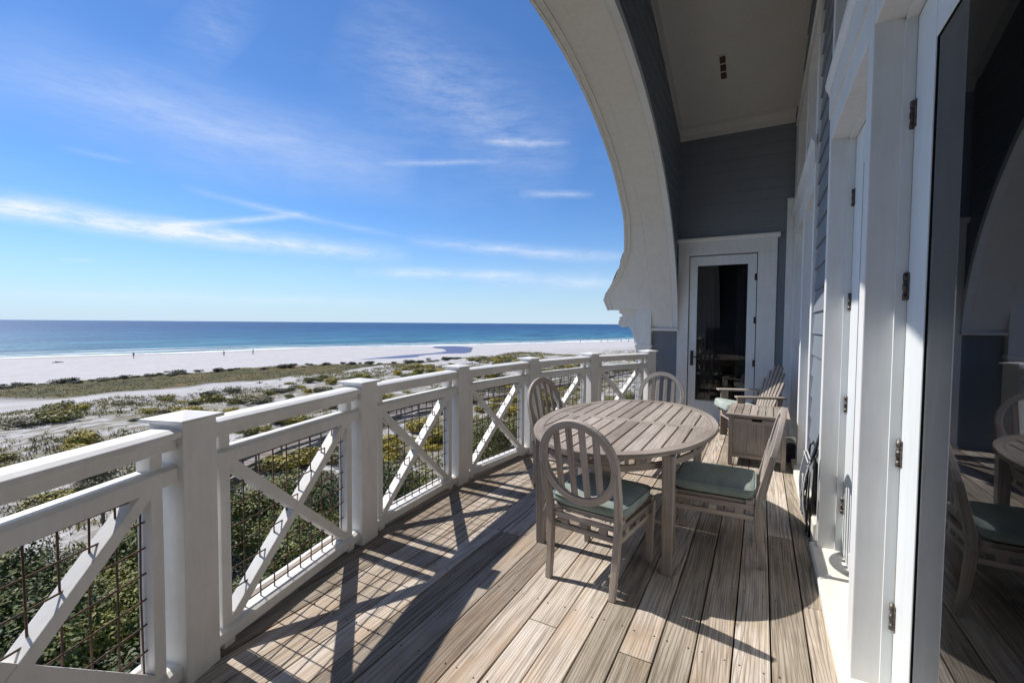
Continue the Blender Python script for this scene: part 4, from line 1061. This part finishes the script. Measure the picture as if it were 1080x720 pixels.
# --- people far away on the beach
m, N, L, b = new_mat('skin', .6, (.42, .26, .18)); M['skin'] = m
CL = {}
for nm, c in (('shorts', (.22, .24, .30)), ('dark_shirt', (.16, .16, .18)), ('red_shirt', (.35, .06, .05)), ('pale_shirt', (.6, .62, .65)), ('hair', (.05, .03, .02))): CL[nm] = new_mat(nm, .8, c)[0]
def person(label, shirt, pose):
    t = thing('person', label, 'person'); s_ = .16 if pose == 'walk' else .06
    mb = MB()
    def limb(P, r_): mb.tube(P, r_, 8)
    limb([(0, 0, .88), (0, .01, 1.05), (0, 0, 1.22), (0, 0, 1.40), (0, 0, 1.46)], [.14, .125, .15, .165, .07])
    limb([(0, 0, 1.44), (0, .01, 1.53)], [.055, .055]); limb([(0, .01, 1.50), (0, .02, 1.55), (0, .02, 1.63), (0, .015, 1.71), (0, .01, 1.745)], [.055, .082, .095, .075, .02])
    for q in (-1, 1):
        limb([(q * .085, 0, .90), (q * .095, q * s_ * .55 + .02, .5), (q * .10, q * s_, .08)], [.09, .06, .042]); limb([(q * .10, q * s_ - .05, .035), (q * .10, q * s_ + .17, .03)], [.04, .032])
        limb([(q * .18, 0, 1.40), (q * .24, -q * s_ * .5, 1.12), (q * .24, -q * s_ + .06, .86), (q * .235, -q * s_ + .09, .77)], [.052, .042, .03, .028])
    mb.build('body', 'skin', t)
    mb = MB(); mb.tube([(0, 0, .95), (0, .01, 1.05), (0, 0, 1.22), (0, 0, 1.39), (0, 0, 1.455)], [.155, .14, .163, .178, .08], 10)
    for q in (-1, 1): mb.tube([(q * .16, 0, 1.41), (q * .235, -q * s_ * .4, 1.18)], [.065, .055], 8)
    mb.build('shirt', CL[shirt], t)
    mb = MB(); mb.tube([(0, 0, .99), (0, 0, .86)], [.15, .16], 10)
    for q in (-1, 1): mb.tube([(q * .08, 0, .90), (q * .093, q * s_ * .5, .52)], [.105, .09], 8)
    mb.build('shorts', CL['shorts'], t)
    mb = MB(); mb.tube([(0, -.02, 1.60), (0, -.01, 1.70), (0, 0, 1.765)], [.098, .095, .03], 10); mb.build('hair', CL['hair'], t)
    return t
PPL = [(-151.3, 59.6), (-139, 76.8), (-140.4, 80.6), (-139.2, 83.9), (-139.8, 86.1), (-120.1, 65.8)]
FOLK = [(PPL[0], 'dark_shirt', 'walk', 'person in a dark top walking alone near the water line on the left'),
        (PPL[1], 'pale_shirt', 'stand', 'person in a pale top, left one of the pair by the water'),
        (PPL[4], 'dark_shirt', 'walk', 'person in a dark top, right one of the pair by the water')]
for (x, y), sh_, ps, lb in FOLK:
    o = person(lb, sh_, ps); o.location = (x, y, ground(x, y)); o.rotation_euler.z = rg.uniform(0, 6.28)

def pix_ground(px, py, z):
    d = fw * F + rt * (px - 540) + up * (360 - py); t = (z - EYE) / d.z; return d.x * t, d.y * t
first = None
for i, (px, py, sh_) in enumerate(((612, 361.5, 'pale_shirt'), (634, 361, 'red_shirt'), (641, 360.6, 'dark_shirt'), (655, 360.4, 'dark_shirt'), (663, 361, 'pale_shirt'), (672, 360.2, 'dark_shirt'))):
    x, y = pix_ground(px, py, -9.0)
    o = person('tiny distant person standing on the white beach far off to the right', sh_, 'walk' if i % 2 else 'stand'); o['group'] = 'tiny figures far along the beach'
    o.location = (x, y, ground(x, y)); o.rotation_euler.z = rg.uniform(0, 6.28)

dw = thing('driftwood', 'dark driftwood branch lying on the open beach at the far left', 'driftwood', (-149, 43.4, ground(-149, 43.4)))
mb = MB(); mb.tube([(-.8, -.6, .05), (-.2, .1, .15), (.4, .5, .2), (.8, 1.0, .12)], [.1, .13, .1, .04], 7); mb.build('log', 'twig', dw)
mb = MB(); mb.tube([(-.2, .1, .15), (.1, -.3, .4), (.4, -.5, .55)], [.06, .04, .015], 6); mb.build('branch', 'twig', dw)
